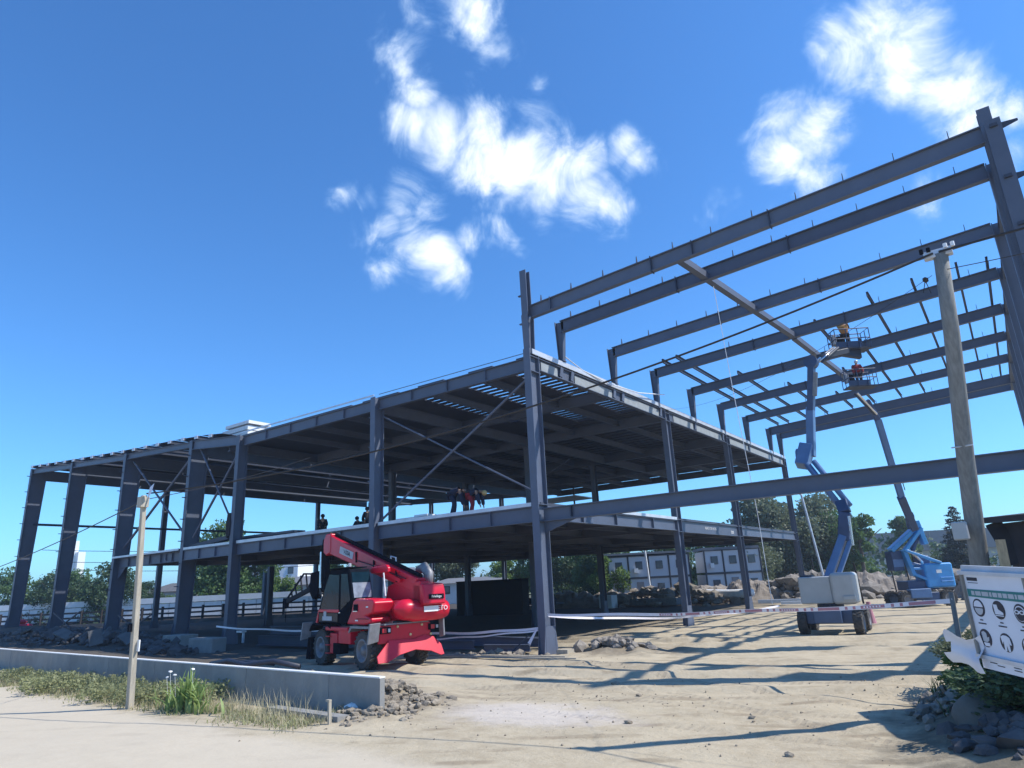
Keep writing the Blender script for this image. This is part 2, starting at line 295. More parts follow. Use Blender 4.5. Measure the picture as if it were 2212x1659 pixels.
# ------------------------------------------------------------------ ground
VN = {}
def vnoise(x, y, s, seed):
    g = VN.get(seed)
    if g is None: g = VN[seed] = np.random.RandomState(seed).rand(256, 256)
    x = x*s; y = y*s; xi = np.floor(x).astype(int); yi = np.floor(y).astype(int); fx = x-xi; fy = y-yi
    fx = fx*fx*(3-2*fx); fy = fy*fy*(3-2*fy)
    G = lambda a, b: g[a % 256, b % 256]
    return (G(xi, yi)*(1-fx)+G(xi+1, yi)*fx)*(1-fy)+(G(xi, yi+1)*(1-fx)+G(xi+1, yi+1)*fx)*fy - 0.5
def gz(x, y):
    x = np.asarray(x, float); y = np.asarray(y, float)
    sm = lambda a, b, v: np.clip((v-a)/(b-a), 0, 1)**2*(3-2*np.clip((v-a)/(b-a), 0, 1))
    yard = sm(12.5, 17, y + 0.1*(x+14))
    near = np.clip(1-(np.hypot(x, y)-90)/80, 0, 1)
    z = (0.05*vnoise(x, y, 0.25, 1) + (0.02+0.05*yard)*vnoise(x, y, 0.8, 2) + (0.008+0.03*yard)*vnoise(x, y*1.6, 2.1, 3) + (0.006+0.012*yard)*vnoise(x, y, 5.1, 4))*near
    # wheel ruts across the yard
    for (yc, k, a) in ((19.6, 0.10, 0.09), (21.3, 0.06, 0.07), (17.2, 0.16, 0.06), (26.5, 0.22, 0.07), (28.6, 0.2, 0.08), (31.0, 0.24, 0.08), (34.0, 0.3, 0.08)):
        yy = yc + k*(x+8) + 0.5*vnoise(x, x*0, 0.3, int(yc*10))*2
        z = z + near*a*(np.exp(-((y-yy-0.45)/0.22)**2) - 1.2*np.exp(-((y-yy)/0.28)**2))*sm(-34, -26, x)
    for (yc, k, a) in ((11.4, -0.12, 0.012), (13.2, -0.10, 0.012), (14.4, -0.05, 0.02)):
        yy = yc + k*(x+6) + 0.25*vnoise(x, x*0, 0.15, int(yc*10)+5)
        z = z + a*(np.exp(-((y-yy-0.5)/0.3)**2) - np.exp(-((y-yy)/0.35)**2))*sm(-13, -10, x)
    # dirt ridge under the far left columns
    z = z + 0.75*sm(-40, -72, x)*np.exp(-((y-25.5)/6.0)**2) + 0.45*sm(-36, -44, x)*np.exp(-((y-24)/5.0)**2)
    z = z + 0.15*sm(-30, -44, x)*sm(30, 45, y)*near
    # verge mound at the right edge, under the sign
    z = z + 1.0*sm(-2.4, 0.4, x)*np.exp(-((y-15.8)/3.4)**2)*sm(9.6, 12.0, y)
    # spoil by the corner column
    z = z + 0.22*np.exp(-(((x+13.6)/1.6)**2+((y-25.3)/0.9)**2)) + 0.14*vnoise(x, y, 1.7, 9)*np.exp(-(((x+13.0)/4.0)**2+((y-27)/3.5)**2))*2
    z = z + (0.34+0.5*vnoise(x, y, 2.3, 12)+0.35*vnoise(x, y, 4.6, 13))*np.exp(-(((x+13.1)/1.0)**2+((y-12.8)/1.4)**2))
    return z
xs = np.concatenate([-np.geomspace(1500, 62, 40), np.arange(-60, 9, 0.22), np.geomspace(9.3, 1500, 40)])
ys = np.concatenate([-np.geomspace(600, 2, 22), np.arange(0, 42, 0.22), np.geomspace(42.5, 2500, 60)])
gx, gy = np.meshgrid(xs, ys, indexing='ij'); gzv = gz(gx, gy)
XLs = xs.tolist(); YLs = ys.tolist(); ZLs = gzv.tolist()
import bisect
def G0(x, y):
    i = max(0, min(len(XLs)-2, bisect.bisect_right(XLs, x)-1)); j = max(0, min(len(YLs)-2, bisect.bisect_right(YLs, y)-1))
    u = (x-XLs[i])/(XLs[i+1]-XLs[i]); v = (y-YLs[j])/(YLs[j+1]-YLs[j])
    return (ZLs[i][j]*(1-u)+ZLs[i+1][j]*u)*(1-v)+(ZLs[i][j+1]*(1-u)+ZLs[i+1][j+1]*u)*v
nx, ny = gx.shape; idx = np.arange(nx*ny).reshape(nx, ny)
gv = np.stack([gx, gy, gzv], -1).reshape(-1, 3); gf = np.stack([idx[:-1, :-1], idx[1:, :-1], idx[1:, 1:], idx[:-1, 1:]], -1).reshape(-1, 4)
me = bpy.data.meshes.new('ground'); me.vertices.add(len(gv)); me.vertices.foreach_set('co', gv.ravel()); me.loops.add(gf.size); me.loops.foreach_set('vertex_index', gf.ravel())
me.polygons.add(len(gf)); me.polygons.foreach_set('loop_start', np.arange(0, gf.size, 4)); me.polygons.foreach_set('loop_total', np.full(len(gf), 4)); me.update(); me.validate()
me.polygons.foreach_set('use_smooth', [True]*len(me.polygons))
ground = bpy.data.objects.new('ground', me); C.objects.link(ground); ground['kind'] = 'structure'
def ground_mat():
    m = bpy.data.materials.new('sandy_ground'); m.use_nodes = True; nt = m.node_tree; b = nt.nodes['Principled BSDF']; b.inputs['Roughness'].default_value = 0.95; b.inputs['Specular IOR Level'].default_value = 0.15
    L = nt.links; g = nt.nodes.new('ShaderNodeNewGeometry'); P = g.outputs['Position']
    def nz(s, d=8, r=0.6, v=P, dist=0):
        n = nt.nodes.new('ShaderNodeTexNoise'); n.inputs['Scale'].default_value = s; n.inputs['Detail'].default_value = d; n.inputs['Roughness'].default_value = r; n.inputs['Distortion'].default_value = dist; L.new(v, n.inputs['Vector']); return n.outputs['Fac']
    def mrg(v, a, b_, c=0, d=1):
        n = nt.nodes.new('ShaderNodeMapRange'); n.interpolation_type = 'SMOOTHSTEP'; L.new(v, n.inputs[0])
        for i, q in zip((1, 2, 3, 4), (a, b_, c, d)): n.inputs[i].default_value = q
        return n.outputs[0]
    def mix(f, a, b_):
        n = nt.nodes.new('ShaderNodeMix'); n.data_type = 'RGBA'
        L.new(f, n.inputs[0])
        for i, q in ((6, a), (7, b_)):
            if isinstance(q, tuple): n.inputs[i].default_value = (*q, 1)
            else: L.new(q, n.inputs[i])
        return n.outputs[2]
    def mth(op, a, b_=None):
        n = nt.nodes.new('ShaderNodeMath'); n.operation = op
        for i, q in ((0, a), (1, b_)):
            if q is None: continue
            if isinstance(q, (int, float)): n.inputs[i].default_value = q
            else: L.new(q, n.inputs[i])
        return n.outputs[0]
    c = mix(mrg(nz(0.35), 0.35, 0.65), (0.355, 0.295, 0.205), (0.465, 0.395, 0.28))
    c = mix(mrg(nz(3.0, 10, 0.7), 0.38, 0.6, 0, 0.6), c, (0.47, 0.405, 0.295))
    c = mix(mrg(nz(14, 10, 0.75), 0.58, 0.72, 0, 0.55), c, (0.19, 0.155, 0.11))
    trk = nt.nodes.new('ShaderNodeTexWave'); trk.inputs['Scale'].default_value = 0.33; trk.inputs['Distortion'].default_value = 5.0; trk.inputs['Detail'].default_value = 5; trk.inputs['Detail Scale'].default_value = 0.6; tm = nt.nodes.new('ShaderNodeMapping'); tm.inputs['Rotation'].default_value = (0, 0, R(62)); L.new(P, tm.inputs[0]); L.new(tm.outputs[0], trk.inputs['Vector'])
    c = mix(mth('MULTIPLY', mrg(trk.outputs['Fac'], 0.62, 0.95), mrg(nz(0.8), 0.45, 0.65, 0, 0.75)), c, (0.255, 0.205, 0.14))
    sep = nt.nodes.new('ShaderNodeSeparateXYZ'); L.new(P, sep.inputs[0]); X, Y = sep.outputs[0], sep.outputs[1]
    # the travelled road at the front is paler and smoother
    rd = mth('ADD', Y, mth('MULTIPLY', X, 0.06)); rd = mth('ADD', rd, mth('MULTIPLY', nz(0.6), 1.6))
    roadf = mrg(rd, 9.7, 8.8); c = mix(mth('MULTIPLY', roadf, 0.7), c, (0.53, 0.465, 0.365))
    def trackband(a, b_, k, w=0.24):
        v = mth('SUBTRACT', Y, mth('ADD', mth('MULTIPLY', X, b_), a)); v = mth('ADD', v, mth('MULTIPLY', mth('SUBTRACT', nz(k, 2, 0.4), 0.5), 3.0)); v = mth('ABSOLUTE', v); return mrg(v, w, w*0.6)
    tracks = None
    for a_, b2, k_ in ((13.2, 0.02, 0.11), (15.3, 0.02, 0.11), (19.0, 0.42, 0.09), (21.2, 0.42, 0.09), (14.5, -0.55, 0.10), (12.3, -0.55, 0.10), (23.4, 0.12, 0.12)):
        t_ = trackband(a_, b2, k_); tracks = t_ if tracks is None else mth('MAXIMUM', tracks, t_)
    tracks = mth('MULTIPLY', tracks, mrg(nz(0.7, 5, 0.6), 0.40, 0.56)); tracks = mth('MULTIPLY', tracks, mth('SUBTRACT', 1.0, roadf))
    wv = nt.nodes.new('ShaderNodeTexWave'); wv.bands_direction = 'X'; wv.inputs['Scale'].default_value = 1.6; wv.inputs['Distortion'].default_value = 1.2; wv.inputs['Detail Scale'].default_value = 3.0; L.new(P, wv.inputs['Vector'])
    tread = mth('MULTIPLY', tracks, mrg(wv.outputs['Fac'], 0.3, 0.7, 0.45, 1.0))
    c = mix(mth('MULTIPLY', tread, 0.55), c, (0.27, 0.225, 0.165))
    # spilled lime
    def blob(x, y, r, k):
        n = nt.nodes.new('ShaderNodeVectorMath'); n.operation = 'SUBTRACT'; L.new(P, n.inputs[0]); n.inputs[1].default_value = (x, y, 0)
        n2_ = nt.nodes.new('ShaderNodeVectorMath'); n2_.operation = 'MULTIPLY'; L.new(n.outputs[0], n2_.inputs[0]); n2_.inputs[1].default_value = (1/r[0], 1/r[1], 0)
        l = nt.nodes.new('ShaderNodeVectorMath'); l.operation = 'LENGTH'; L.new(n2_.outputs[0], l.inputs[0])
        v = mth('ADD', l.outputs['Value'], mth('MULTIPLY', mth('SUBTRACT', nz(1.4, 8, 0.65), 0.5), 1.3)); return mrg(v, 1.0, 0.35, 0, k)
    c = mix(blob(-9.6, 13.3, (3.2, 1.7), 0.5), c, (0.60, 0.55, 0.52))
    c = mix(blob(-13.1, 12.7, (2.3, 2.6), 0.8), c, (0.20, 0.165, 0.12))
    c = mix(blob(-13.6, 25.6, (4.0, 2.2), 0.7), c, (0.17, 0.14, 0.105))
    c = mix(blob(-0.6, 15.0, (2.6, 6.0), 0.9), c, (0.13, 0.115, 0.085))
    # building shade painted into the soil colour under the frame and behind the wall
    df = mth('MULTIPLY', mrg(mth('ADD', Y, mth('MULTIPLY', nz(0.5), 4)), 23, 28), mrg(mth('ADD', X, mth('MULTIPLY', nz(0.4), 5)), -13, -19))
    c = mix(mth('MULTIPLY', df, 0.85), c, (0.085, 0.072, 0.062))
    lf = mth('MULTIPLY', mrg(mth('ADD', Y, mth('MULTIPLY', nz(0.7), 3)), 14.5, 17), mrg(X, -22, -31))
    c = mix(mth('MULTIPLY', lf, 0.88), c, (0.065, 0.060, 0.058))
    far = mrg(Y, 70, 160, 0, 0.8); c = mix(far, c, (0.15, 0.17, 0.09))
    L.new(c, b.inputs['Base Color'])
    bp = nt.nodes.new('ShaderNodeBump'); bp.inputs['Strength'].default_value = 0.6; bp.inputs['Distance'].default_value = 0.07
    h = mth('ADD', mth('MULTIPLY', nz(2.2, 10, 0.65, dist=0.6), 1.0), mth('MULTIPLY', nz(11, 8, 0.7), 0.45)); h = mth('MULTIPLY', h, mth('SUBTRACT', 1.0, mth('MULTIPLY', roadf, 0.7)))
    h = mth('SUBTRACT', h, mth('MULTIPLY', tread, 0.28))
    L.new(h, bp.inputs['Height']); L.new(bp.outputs[0], b.inputs['Normal'])
    return m
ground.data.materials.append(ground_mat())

# ------------------------------------------------------------------ two-storey steel frame
XB = -16.17; YA = 24.2
A = thing('steel_building', 'blue-grey two-storey steel frame with open decks, wide building behind the red lifting machine', 'steel frame', (XB, YA, 0))
def hcol(x, y, z0, z1, w, d, parent, name='column', d1=None, flare=False, m=STEEL, cap=False):
    """H column, flanges facing -Y/+Y"""
    b = MB(); b.ibeam((x, y, z0), (x, y, z1), d, w, (0, 1, 0), d1=d1)
    o = b.build(name, m, parent)
    if flare:
        p = MB(); p.box((x, y, z0+0.02), (w+0.25, d+0.35, 0.04))
        for sx in (-1, 1):
            p.prism([(0, 0), (d/2+0.16, 0), (d/2, 1.15), (0, 1.15)], (x+sx*w*0.42, y, z0+0.04), (0, -1, 0), (0, 0, 1), (0.02, 0, 0))
            p.prism([(0, 0), (d/2+0.16, 0), (d/2, 1.15), (0, 1.15)], (x+sx*w*0.42, y, z0+0.04), (0, 1, 0), (0, 0, 1), (0.02, 0, 0))
        p.build('base_plate', m, o)
    return o
cols = {}
for (n, x) in (('c0', XB), ('c1', -26.3), ('c2', -38.8)):
    cols[n] = hcol(x, YA, G0(x, YA)-0.1, 12.7 if n != 'c0' else 12.95, 0.36, 0.74 if n == 'c0' else 0.66, A, flare=True)
MB().ibeam((XB, YA-0.1, 12.95), (XB, YA-0.1, 14.6), 0.40, 0.34, (0, 1, 0), d1=0.56).build('column', STEEL, A); MB().ibeam((XB, YA-0.14, 14.6), (XB, YA-0.16, 16.85), 0.36, 0.34, (0, 1, 0)).build('column', STEEL, A)
# stiffener rings on the corner column and small cleats
for z in (5.25, 5.95, 11.9, 12.6):
    MB().box((XB, YA, z), (0.34, 0.68, 0.03)).build('stiffener', STEEL, cols['c0'])
for z in (14.2, 15.6): MB().box((XB-0.24, YA-0.3, z), (0.14, 0.12, 0.05)).build('cleat', STEEL, cols['c0'])
for z in (8.2, 10.0, 11.6): MB().box((-26.3-0.22, YA-0.3, z), (0.12, 0.12, 0.05)).build('cleat', STEEL, cols['c1'])
# left portal columns: tapered, deeper at the head
PORT = [(-44.9, 0.4, 13.35), (-54.5, 0.5, 13.85), (-64.2, 0.95, 14.5), (-73.0, 1.1, 15.15)]
def ztop(x):   # eaves line of the left part
    if x > -41: return 12.75
    pts = [(-41.0, 12.95)]+[(p[0], p[2]) for p in PORT]+[(-80, 15.6)]
    for (a, za), (b, zb) in zip(pts, pts[1:]):
        if b <= x <= a: return za+(zb-za)*(a-x)/(a-b)
    return 15
for x, zb, zt in PORT:
    o = MB(); y0 = YA-0.1
    web = 0.95
    for (ya, yb, t) in ((0, 0.03, 'f'),):
        pass
    # outer flange (vertical), web tapering wider upward, inner flange
    wb, wt = 0.85, 1.25
    o.bar((x, y0, zb), (x, y0, zt), 0.36, 0.04, (0, 1, 0))
    o.hexa([(x-.015, y0, zb), (x+.015, y0, zb), (x+.015, y0+wb, zb), (x-.015, y0+wb, zb), (x-.015, y0, zt), (x+.015, y0, zt), (x+.015, y0+wt, zt), (x-.015, y0+wt, zt)])
    o.bar((x, y0+wb, zb), (x, y0+wt, zt-0.9), 0.36, 0.04, (0, 1, 0))
    c = o.build('column', STEEL, A)
    bp = MB(); bp.box((x, y0+wb/2, zb+0.02), (0.6, wb+0.4, 0.05))
    for s_ in (-1, 1): bp.prism([(0, 0), (0.2, 0), (0.02, 1.0), (0, 1.0)], (x+s_*0.15, y0, zb+0.04), (0, -1, 0), (0, 0, 1), (0.02, 0, 0))
    bp.build('base_plate', STEEL, c)
    z = zb+3.2
    while z < zt-0.4:
        MB().box((x-0.05, y0-0.14, z), (0.10, 0.24, 0.05)).build('cleat', STEELD, c); z += 1.45
# interior columns
INT = [(-26.7, 38.8, 12.1), (-27.6, 49.7, 12.1), (-40.3, 38.8, 12.3), (-41.4, 49.4, 12.3), (-49.3, 65.5, 12.9), (-60.8, 65.5, 13.4), (-56.2, 38.8, 5.3), (-27.4, 65.5, 12.1), (-73, 37.0, 14.2), (-73, 57.0, 14.2), (-73, 49.7, 5.3)]
for x, y, z in INT: hcol(x, y, G0(x, y)-0.1, z, 0.36, 0.5, A, flare=(z > 6 or x > -60))
for y in (38.8, 49.9, 65.5):
    c = hcol(XB, y, G0(XB, y)-0.1, 12.75, 0.34, 0.66, A, flare=True)
    for z in (5.25, 5.95, 12.0, 12.5): MB().box((XB, y, z), (0.32, 0.6, 0.03)).build('stiffener', STEEL, c)
for x in (-36.5,): hcol(x, 65.5, 0, 12.2, 0.34, 0.5, A)
# facade A: floor beam, upper beam with stiffeners
def beam_x(x0, x1, y, zt0, zt1, d, w=0.26, name='beam', stiff=2.4, m=STEEL, parent=A, tf=0.035):
    b = MB().ibeam((x0, y, zt0-d/2), (x1, y, zt1-d/2), d, w, tf=tf).build(name, m, parent)
    if stiff:
        n = max(1, int(abs(x1-x0)/stiff)); 
        for i in range(1, n):
            t = i/n; x = x0+(x1-x0)*t; zt = zt0+(zt1-zt0)*t
            MB().box((x, y-w*0.27, zt-d/2), (0.022, w*0.42, d-0.08)).build('stiffener', m, b)
    return b
def beam_y(y0, y1, x, zt, d, w=0.26, name='beam', m=STEEL, zt1=None, tf=0.035, parent=A):
    zt1 = zt if zt1 is None else zt1
    return MB().ibeam((x, y0, zt-d/2), (x, y1, zt1-d/2), d, w, tf=tf).build(name, m, parent)
beam_x(XB-0.2, -26.1, YA, 12.62, 12.62, 0.62); beam_x(-26.5, -38.6, YA, 12.62, 12.62, 0.62); beam_x(-39.0, -44.7, YA+0.02, 12.75, 13.3, 0.62, stiff=3)
for (a, b) in zip(PORT, PORT[1:]):
    beam_x(a[0]-0.2, b[0]+0.2, YA+0.06, a[2]-0.05, b[2]-0.05, 0.42, 0.24, stiff=0)
FZ = 5.9
beam_x(XB-0.2, -26.1, YA, FZ, FZ, 0.66); beam_x(-26.5, -38.6, YA, FZ, FZ, 0.66); beam_x(-39.0, -44.7, YA, FZ, FZ, 0.66, stiff=1.9); beam_x(-45.1, -54.3, YA+0.3, FZ, FZ, 0.66, stiff=1.5)
# knee plates at the floor beam end
MB().prism([(0, 0), (1.1, 0), (0, -0.9)], (-54.4, YA+0.3, FZ-0.66), (1, 0, 0), (0, 0, 1), (0, 0.03, 0)).build('knee_plate', STEEL, A)
# primary beams across at each grid row, secondary beams running back
for y in (31.5, 38.8, 49.8, 57.6, 65.5):
    xe = -41.3
    b = beam_x(XB-0.2, xe, y, 12.62, 12.62, 0.62, 0.28, stiff=0)
    beam_x(XB-0.2, -54.3, y, FZ, FZ, 0.55, 0.26, stiff=0)
for x in (-19.4, -22.8, -29.5, -32.8, -36.0):
    beam_y(YA+0.2, 65.3, x, 12.55, 0.36, 0.18)
    beam_y(YA+0.2, 65.3, x, FZ-0.05, 0.36, 0.18)
for x in (-26.5, -40.6): beam_y(YA+0.2, 65.3, x, 12.6, 0.62, 0.26)
for x in (-26.5, -40.6, -47.5, -54.4): beam_y(YA+0.2, 65.3, x, FZ-0.02, 0.5, 0.24)
for ya, yb in ((YA+0.4, 38.5), (39.2, 49.6), (50.2, 65.2)):
    beam_y(ya, yb, XB, 12.66, 0.6, 0.26)
# east floor edge beams, the middle one carries painted numbers
eb1 = beam_y(YA+0.4, 38.5, XB, FZ, 0.6, 0.26); eb2 = beam_y(39.2, 49.6, XB, FZ+0.05, 0.72, 0.26); eb3 = beam_y(50.2, 65.2, XB, FZ, 0.6, 0.26)
for y in (27.6, 30.9, 35.2):
    MB().box((XB+0.09, y, FZ-0.3), (0.12, 0.03, 0.52)).build('stiffener', STEEL, eb1)
Mt = Matrix.Translation((0.03, 20.0, FZ-0.30)) @ Matrix.Rotation(R(90), 4, 'Z') @ Matrix.Rotation(R(90), 4, 'X')
text_mesh('4 6 0 5 1 5 0 1 0 1 0', 0.24, WHITE, Mt, eb2)
Mt = Matrix.Translation((0.03, 24.2, FZ-0.42)) @ Matrix.Rotation(R(90), 4, 'Z') @ Matrix.Rotation(R(90), 4, 'X')
text_mesh('0200', 0.30, WHITE, Mt, eb2)
# upper fascia posts on the east edge
for y in (26.6, 27.6, 32.0, 33.0, 38.0, 43.6, 49.0, 55.2, 61.6):
    MB().bar((XB+0.12, y-0.12, 12.15), (XB+0.12, y+0.02, 12.66), 0.24, 0.06, (1, 0, 0)).build('bracket', STEEL, A)
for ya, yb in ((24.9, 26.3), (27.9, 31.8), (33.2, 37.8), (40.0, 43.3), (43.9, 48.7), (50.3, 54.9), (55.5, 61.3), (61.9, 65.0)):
    MB().box((XB+0.045, (ya+yb)/2, 12.34), (0.02, yb-ya, 0.42)).build('painted_sunlit_web', WEBLIT, A)  # pale boxes paint sunlight onto the web of the edge beam
# upper deck: ribbed sheets with daylight slits near the corner
def plate(x0, x1, y0, y1, z, t, name, m, parent=A, kind=None, zx=None):
    """slab from x0..x1, z may change with x by zx"""
    z2 = z if zx is None else zx
    return MB().hexa([(x0, y0, z), (x1, y0, z2), (x1, y1, z2), (x0, y1, z), (x0, y0, z+t), (x1, y0, z2+t), (x1, y1, z2+t), (x0, y1, z+t)]).build(name, m, parent, kind=kind, fixn=True)
SLX = [(-17.1, -18.5), (-20.0, -21.6), (-23.4, -24.8), (-27.6, -28.5)]
ycuts = (YA+0.1, 38.8, 65.7)
edges = [-16.02]+[v for ab in SLX for v in ab]+[-31.0, -36.0, -41.2]
for xa, xb in zip(edges, edges[1:]):
    if (xa, xb) in SLX:
        rib = MB(); y = YA+0.2; k = 0
        lim = {-17.1: 37, -20.0: 37, -23.4: 34, -27.6: 33}[xa]
        while y < lim:
            g = 0.24*(1-(y-YA)/16) * (1 if xa > -22 else 0.6)
            rib.box(((xa+xb)/2, y+(0.52-g)/2, 12.74), (abs(xb-xa), 0.52-g, 0.012)); y += 0.52; k += 1
        rib.build('deck_ribs', DECK, A, kind='stuff')
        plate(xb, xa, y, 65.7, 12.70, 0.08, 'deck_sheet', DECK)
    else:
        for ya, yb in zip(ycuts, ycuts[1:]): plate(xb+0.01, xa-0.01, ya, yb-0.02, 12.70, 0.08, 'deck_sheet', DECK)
# corrugation ribs seen from below (joined, running across)
rb = MB(); y = YA+13.5
while y < 65:
    rb.box((-28.6, y, 12.675), (25.0, 0.12, 0.05)); y += 0.9
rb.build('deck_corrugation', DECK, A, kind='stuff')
# edge trims (bright galvanised)
MB().box((XB+0.16, (YA+65.5)/2, 12.84), (0.05, 41.6, 0.24)).build('edge_trim', GALV, A)
MB().box((-32.6, YA-0.16, 12.86), (12.4, 0.03, 0.09)).build('edge_trim', GALV, A)
MB().box((-21.2, YA-0.16, 12.83), (9.6, 0.02, 0.03)).build('edge_trim', STEEL, A)
# floor deck
for xa, xb in ((-16.1, -21.2), (-21.2, -26.4), (-26.4, -32.6), (-32.6, -38.8), (-38.8, -46.6), (-46.6, -54.5)):
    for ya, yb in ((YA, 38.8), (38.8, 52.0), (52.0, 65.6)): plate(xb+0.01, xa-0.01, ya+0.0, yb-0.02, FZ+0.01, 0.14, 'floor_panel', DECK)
for xa, xb, h in ((-16.5, -26.0, 0.16), (-26.6, -38.5, 0.17), (-39.1, -44.6, 0.15), (-45.2, -54.6, 0.13)):
    MB().box(((xa+xb)/2, YA-0.15, FZ+0.09), (abs(xa-xb), 0.04, h)).build('edge_trim', GALV, A)
MB().box((XB+0.15, 34.3, FZ+0.10), (0.04, 8.4, 0.16)).build('edge_trim', GALV, A)
# left part: purlins, rafters and roof sheets with open joints
for x, zb, zt in PORT:
    MB().ibeam((x, YA+1.1, zt-0.55), (x, 65.4, zt-0.75), 0.95, 0.3, d1=0.8).build('rafter', STEEL, A)
MB().ibeam((-41.0, YA+0.3, 12.65), (-41.0, 65.4, 12.6), 0.6, 0.28).build('rafter', STEEL, A)
beam_x(-41.2, -72.8, 65.5, 12.9, 14.6, 0.7, 0.28, stiff=0)
x = -42.2; k = 0; pur = []
while x > -73.4:
    zt = ztop(x); p = MB().box((x, (YA-0.25+65.5)/2, zt+0.14), (0.09, 65.5-YA+0.25, 0.24)).box((x-0.05, (YA-0.25+65.5)/2, zt+0.26), (0.16, 65.5-YA+0.25, 0.02)).build('purlin', STEELD, A)
    MB().box((x-0.03, YA-0.275, zt+0.15), (0.42, 0.03, 0.22)).build('purlin_cap', GALV, p); pur.append(x); x -= 1.78; k += 1
gaps = [-42.2-1.78*k_+0.24 for k_ in (1, 3, 5, 6, 8, 10, 12, 14, 16)]
ed = [-41.0]+gaps+[-73.6]
for xa, xb in zip(ed, ed[1:]):
    for ya, yb in ((YA-0.05, 34.5), (34.6, 44.0), (44.1, 55.2), (55.3, 65.8)):
        plate(xb+0.11, xa-0.11, ya, yb, ztop(xb)+0.275, 0.012, 'roof_sheet', DECK, zx=ztop(xa)+0.275)
# end-bay strut and X bracing
MB().tube([(-73, YA+0.7, 10.06), (-73, 65.3, 9.98)], 0.11, 8).build('strut', STEELD, A)
def brace(p0, p1, r=0.07, m=STEEL): return MB().tube([p0, p1], r, 8).build('brace', m, A)
brace((-54.0, YA+0.35, 13.2), (-45.1, YA+0.35, 6.7), 0.07); brace((-45.1, YA+0.45, 12.7), (-54.2, YA+0.45, 6.7), 0.09)
brace((-44.4, YA+0.2, 13.0), (-39.2, YA+0.2, 6.7), 0.06); brace((-39.3, YA+0.35, 12.2), (-44.4, YA+0.35, 6.7), 0.08)
brace((-26.1, YA+0.2, 11.7), (-16.4, YA+0.2, 6.5), 0.045); brace((-16.5, YA+0.1, 11.7), (-26.0, YA+0.1, 6.2), 0.06)
brace((-27.0, 45.0, 11.9), (-40, 58, 12.3), 0.05); brace((-27.0, 58.0, 11.9), (-40, 45, 12.3), 0.05)
# stair frame and upper-floor posts near the back
for x, y in ((-52.0, 62.0), (-50.9, 62.0), (-37.0, 62.0)): MB().box((x, y, FZ+3.2), (0.14, 0.14, 6.2)).build('post', STEELD, A)
# kneeling hatch canopy: bright sheet at the back
MB().box((-37.5, 60.5, 10.9), (5.5, 4.0, 0.08)).build('light_sheet', GALV, A)

# ------------------------------------------------------------------ tall portal frame (right)
B = thing('tall_steel_frame', 'tall blue-grey frame of sloping rafters standing on the deck edge at right', 'steel frame', (1.7, YA, 0))
RY = [24.2, 26.8, 32.2, 37.7, 43.6, 49.4, 55.3, 61.8, 65.2]
XL, XR = XB, 1.75
zl, zr = 15.1, 16.15
for i, y in enumerate(RY):
    xr = XR + (0 if i < 3 else 0.15*(i-2)*0.4); d = 0.62 if i < 2 else 0.56
    if i == 7: d = 0.7
    b = MB().ibeam((XL+0.15, y, zl-d/2), (xr, y, zr-d/2), d, 0.26).build('rafter', STEEL, B)
    if i == 0:
        MB().box((-8.1, y-0.1, 15.3), (0.03, 0.12, 0.6)).build('splice_plate', STEELD, b)
        MB().box((-14.9, y-0.1, 14.9), (0.03, 0.12, 0.6)).build('splice_plate', STEEL, b)
    for xx in (0.35, 0.62):
        xs_ = XL+(xr-XL)*xx; zs_ = zl+(zr-zl)*xx-d/2
        if i < 6: MB().box((xs_, y, zs_), (0.035, 0.30, d+0.10)).build('splice_plate', STEELD, b)
    # purlin cleats on top
    n = 11 if i < 3 else 9
    for k in range(n):
        t = (k+0.45)/n; x = XL+(xr-XL)*t; z = zl+(zr-zl)*t
        if i < 3 or (k % 2 == 0): MB().add([(x-0.015, y-0.06, z), (x+0.015, y-0.06, z), (x+0.015, y+0.08, z), (x-0.015, y+0.08, z), (x-0.01, y-0.01, z+0.34), (x+0.01, y-0.01, z+0.34), (x+0.01, y+0.03, z+0.34), (x-0.01, y+0.03, z+0.34)], [(3,2,1,0),(4,5,6,7),(0,1,5,4),(1,2,6,5),(2,3,7,6),(3,0,4,7)]).build('cleat', STEELD, b)
    if i > 0:
        # short tapered column on the deck edge
        zb = 12.98 if i < 3 else 12.6
        s = MB(); w0, w1 = 0.22, 0.44
        s.hexa([(XL-0.05, y-.015, zb), (XL-0.05+w0, y-.015, zb), (XL-0.05+w0, y+.015, zb), (XL-0.05, y+.015, zb), (XL-0.15, y-.015, zl-0.05), (XL-0.15+w1, y-.015, zl-0.05), (XL-0.15+w1, y+.015, zl-0.05), (XL-0.15, y+.015, zl-0.05)])
        s.bar((XL-0.05, y, zb), (XL-0.15, y, zl-0.02), 0.24, 0.03, (1, 0, 0)); s.bar((XL-0.05+w0, y, zb), (XL-0.15+w1, y, zl-0.5), 0.24, 0.03, (1, 0, 0))
        s.box((XL+0.06, y, zb+0.02), (0.36, 0.3, 0.03))
        s.build('stub_column', STEEL, B)
    # outer column: front flange faces the road
    if i != 0:
        c = MB().ibeam((xr+0.35, y, 0), (xr+0.35, y, zr-0.05), 0.5, 0.3, (1, 0, 0), d1=0.7).build('column', STEEL, B)
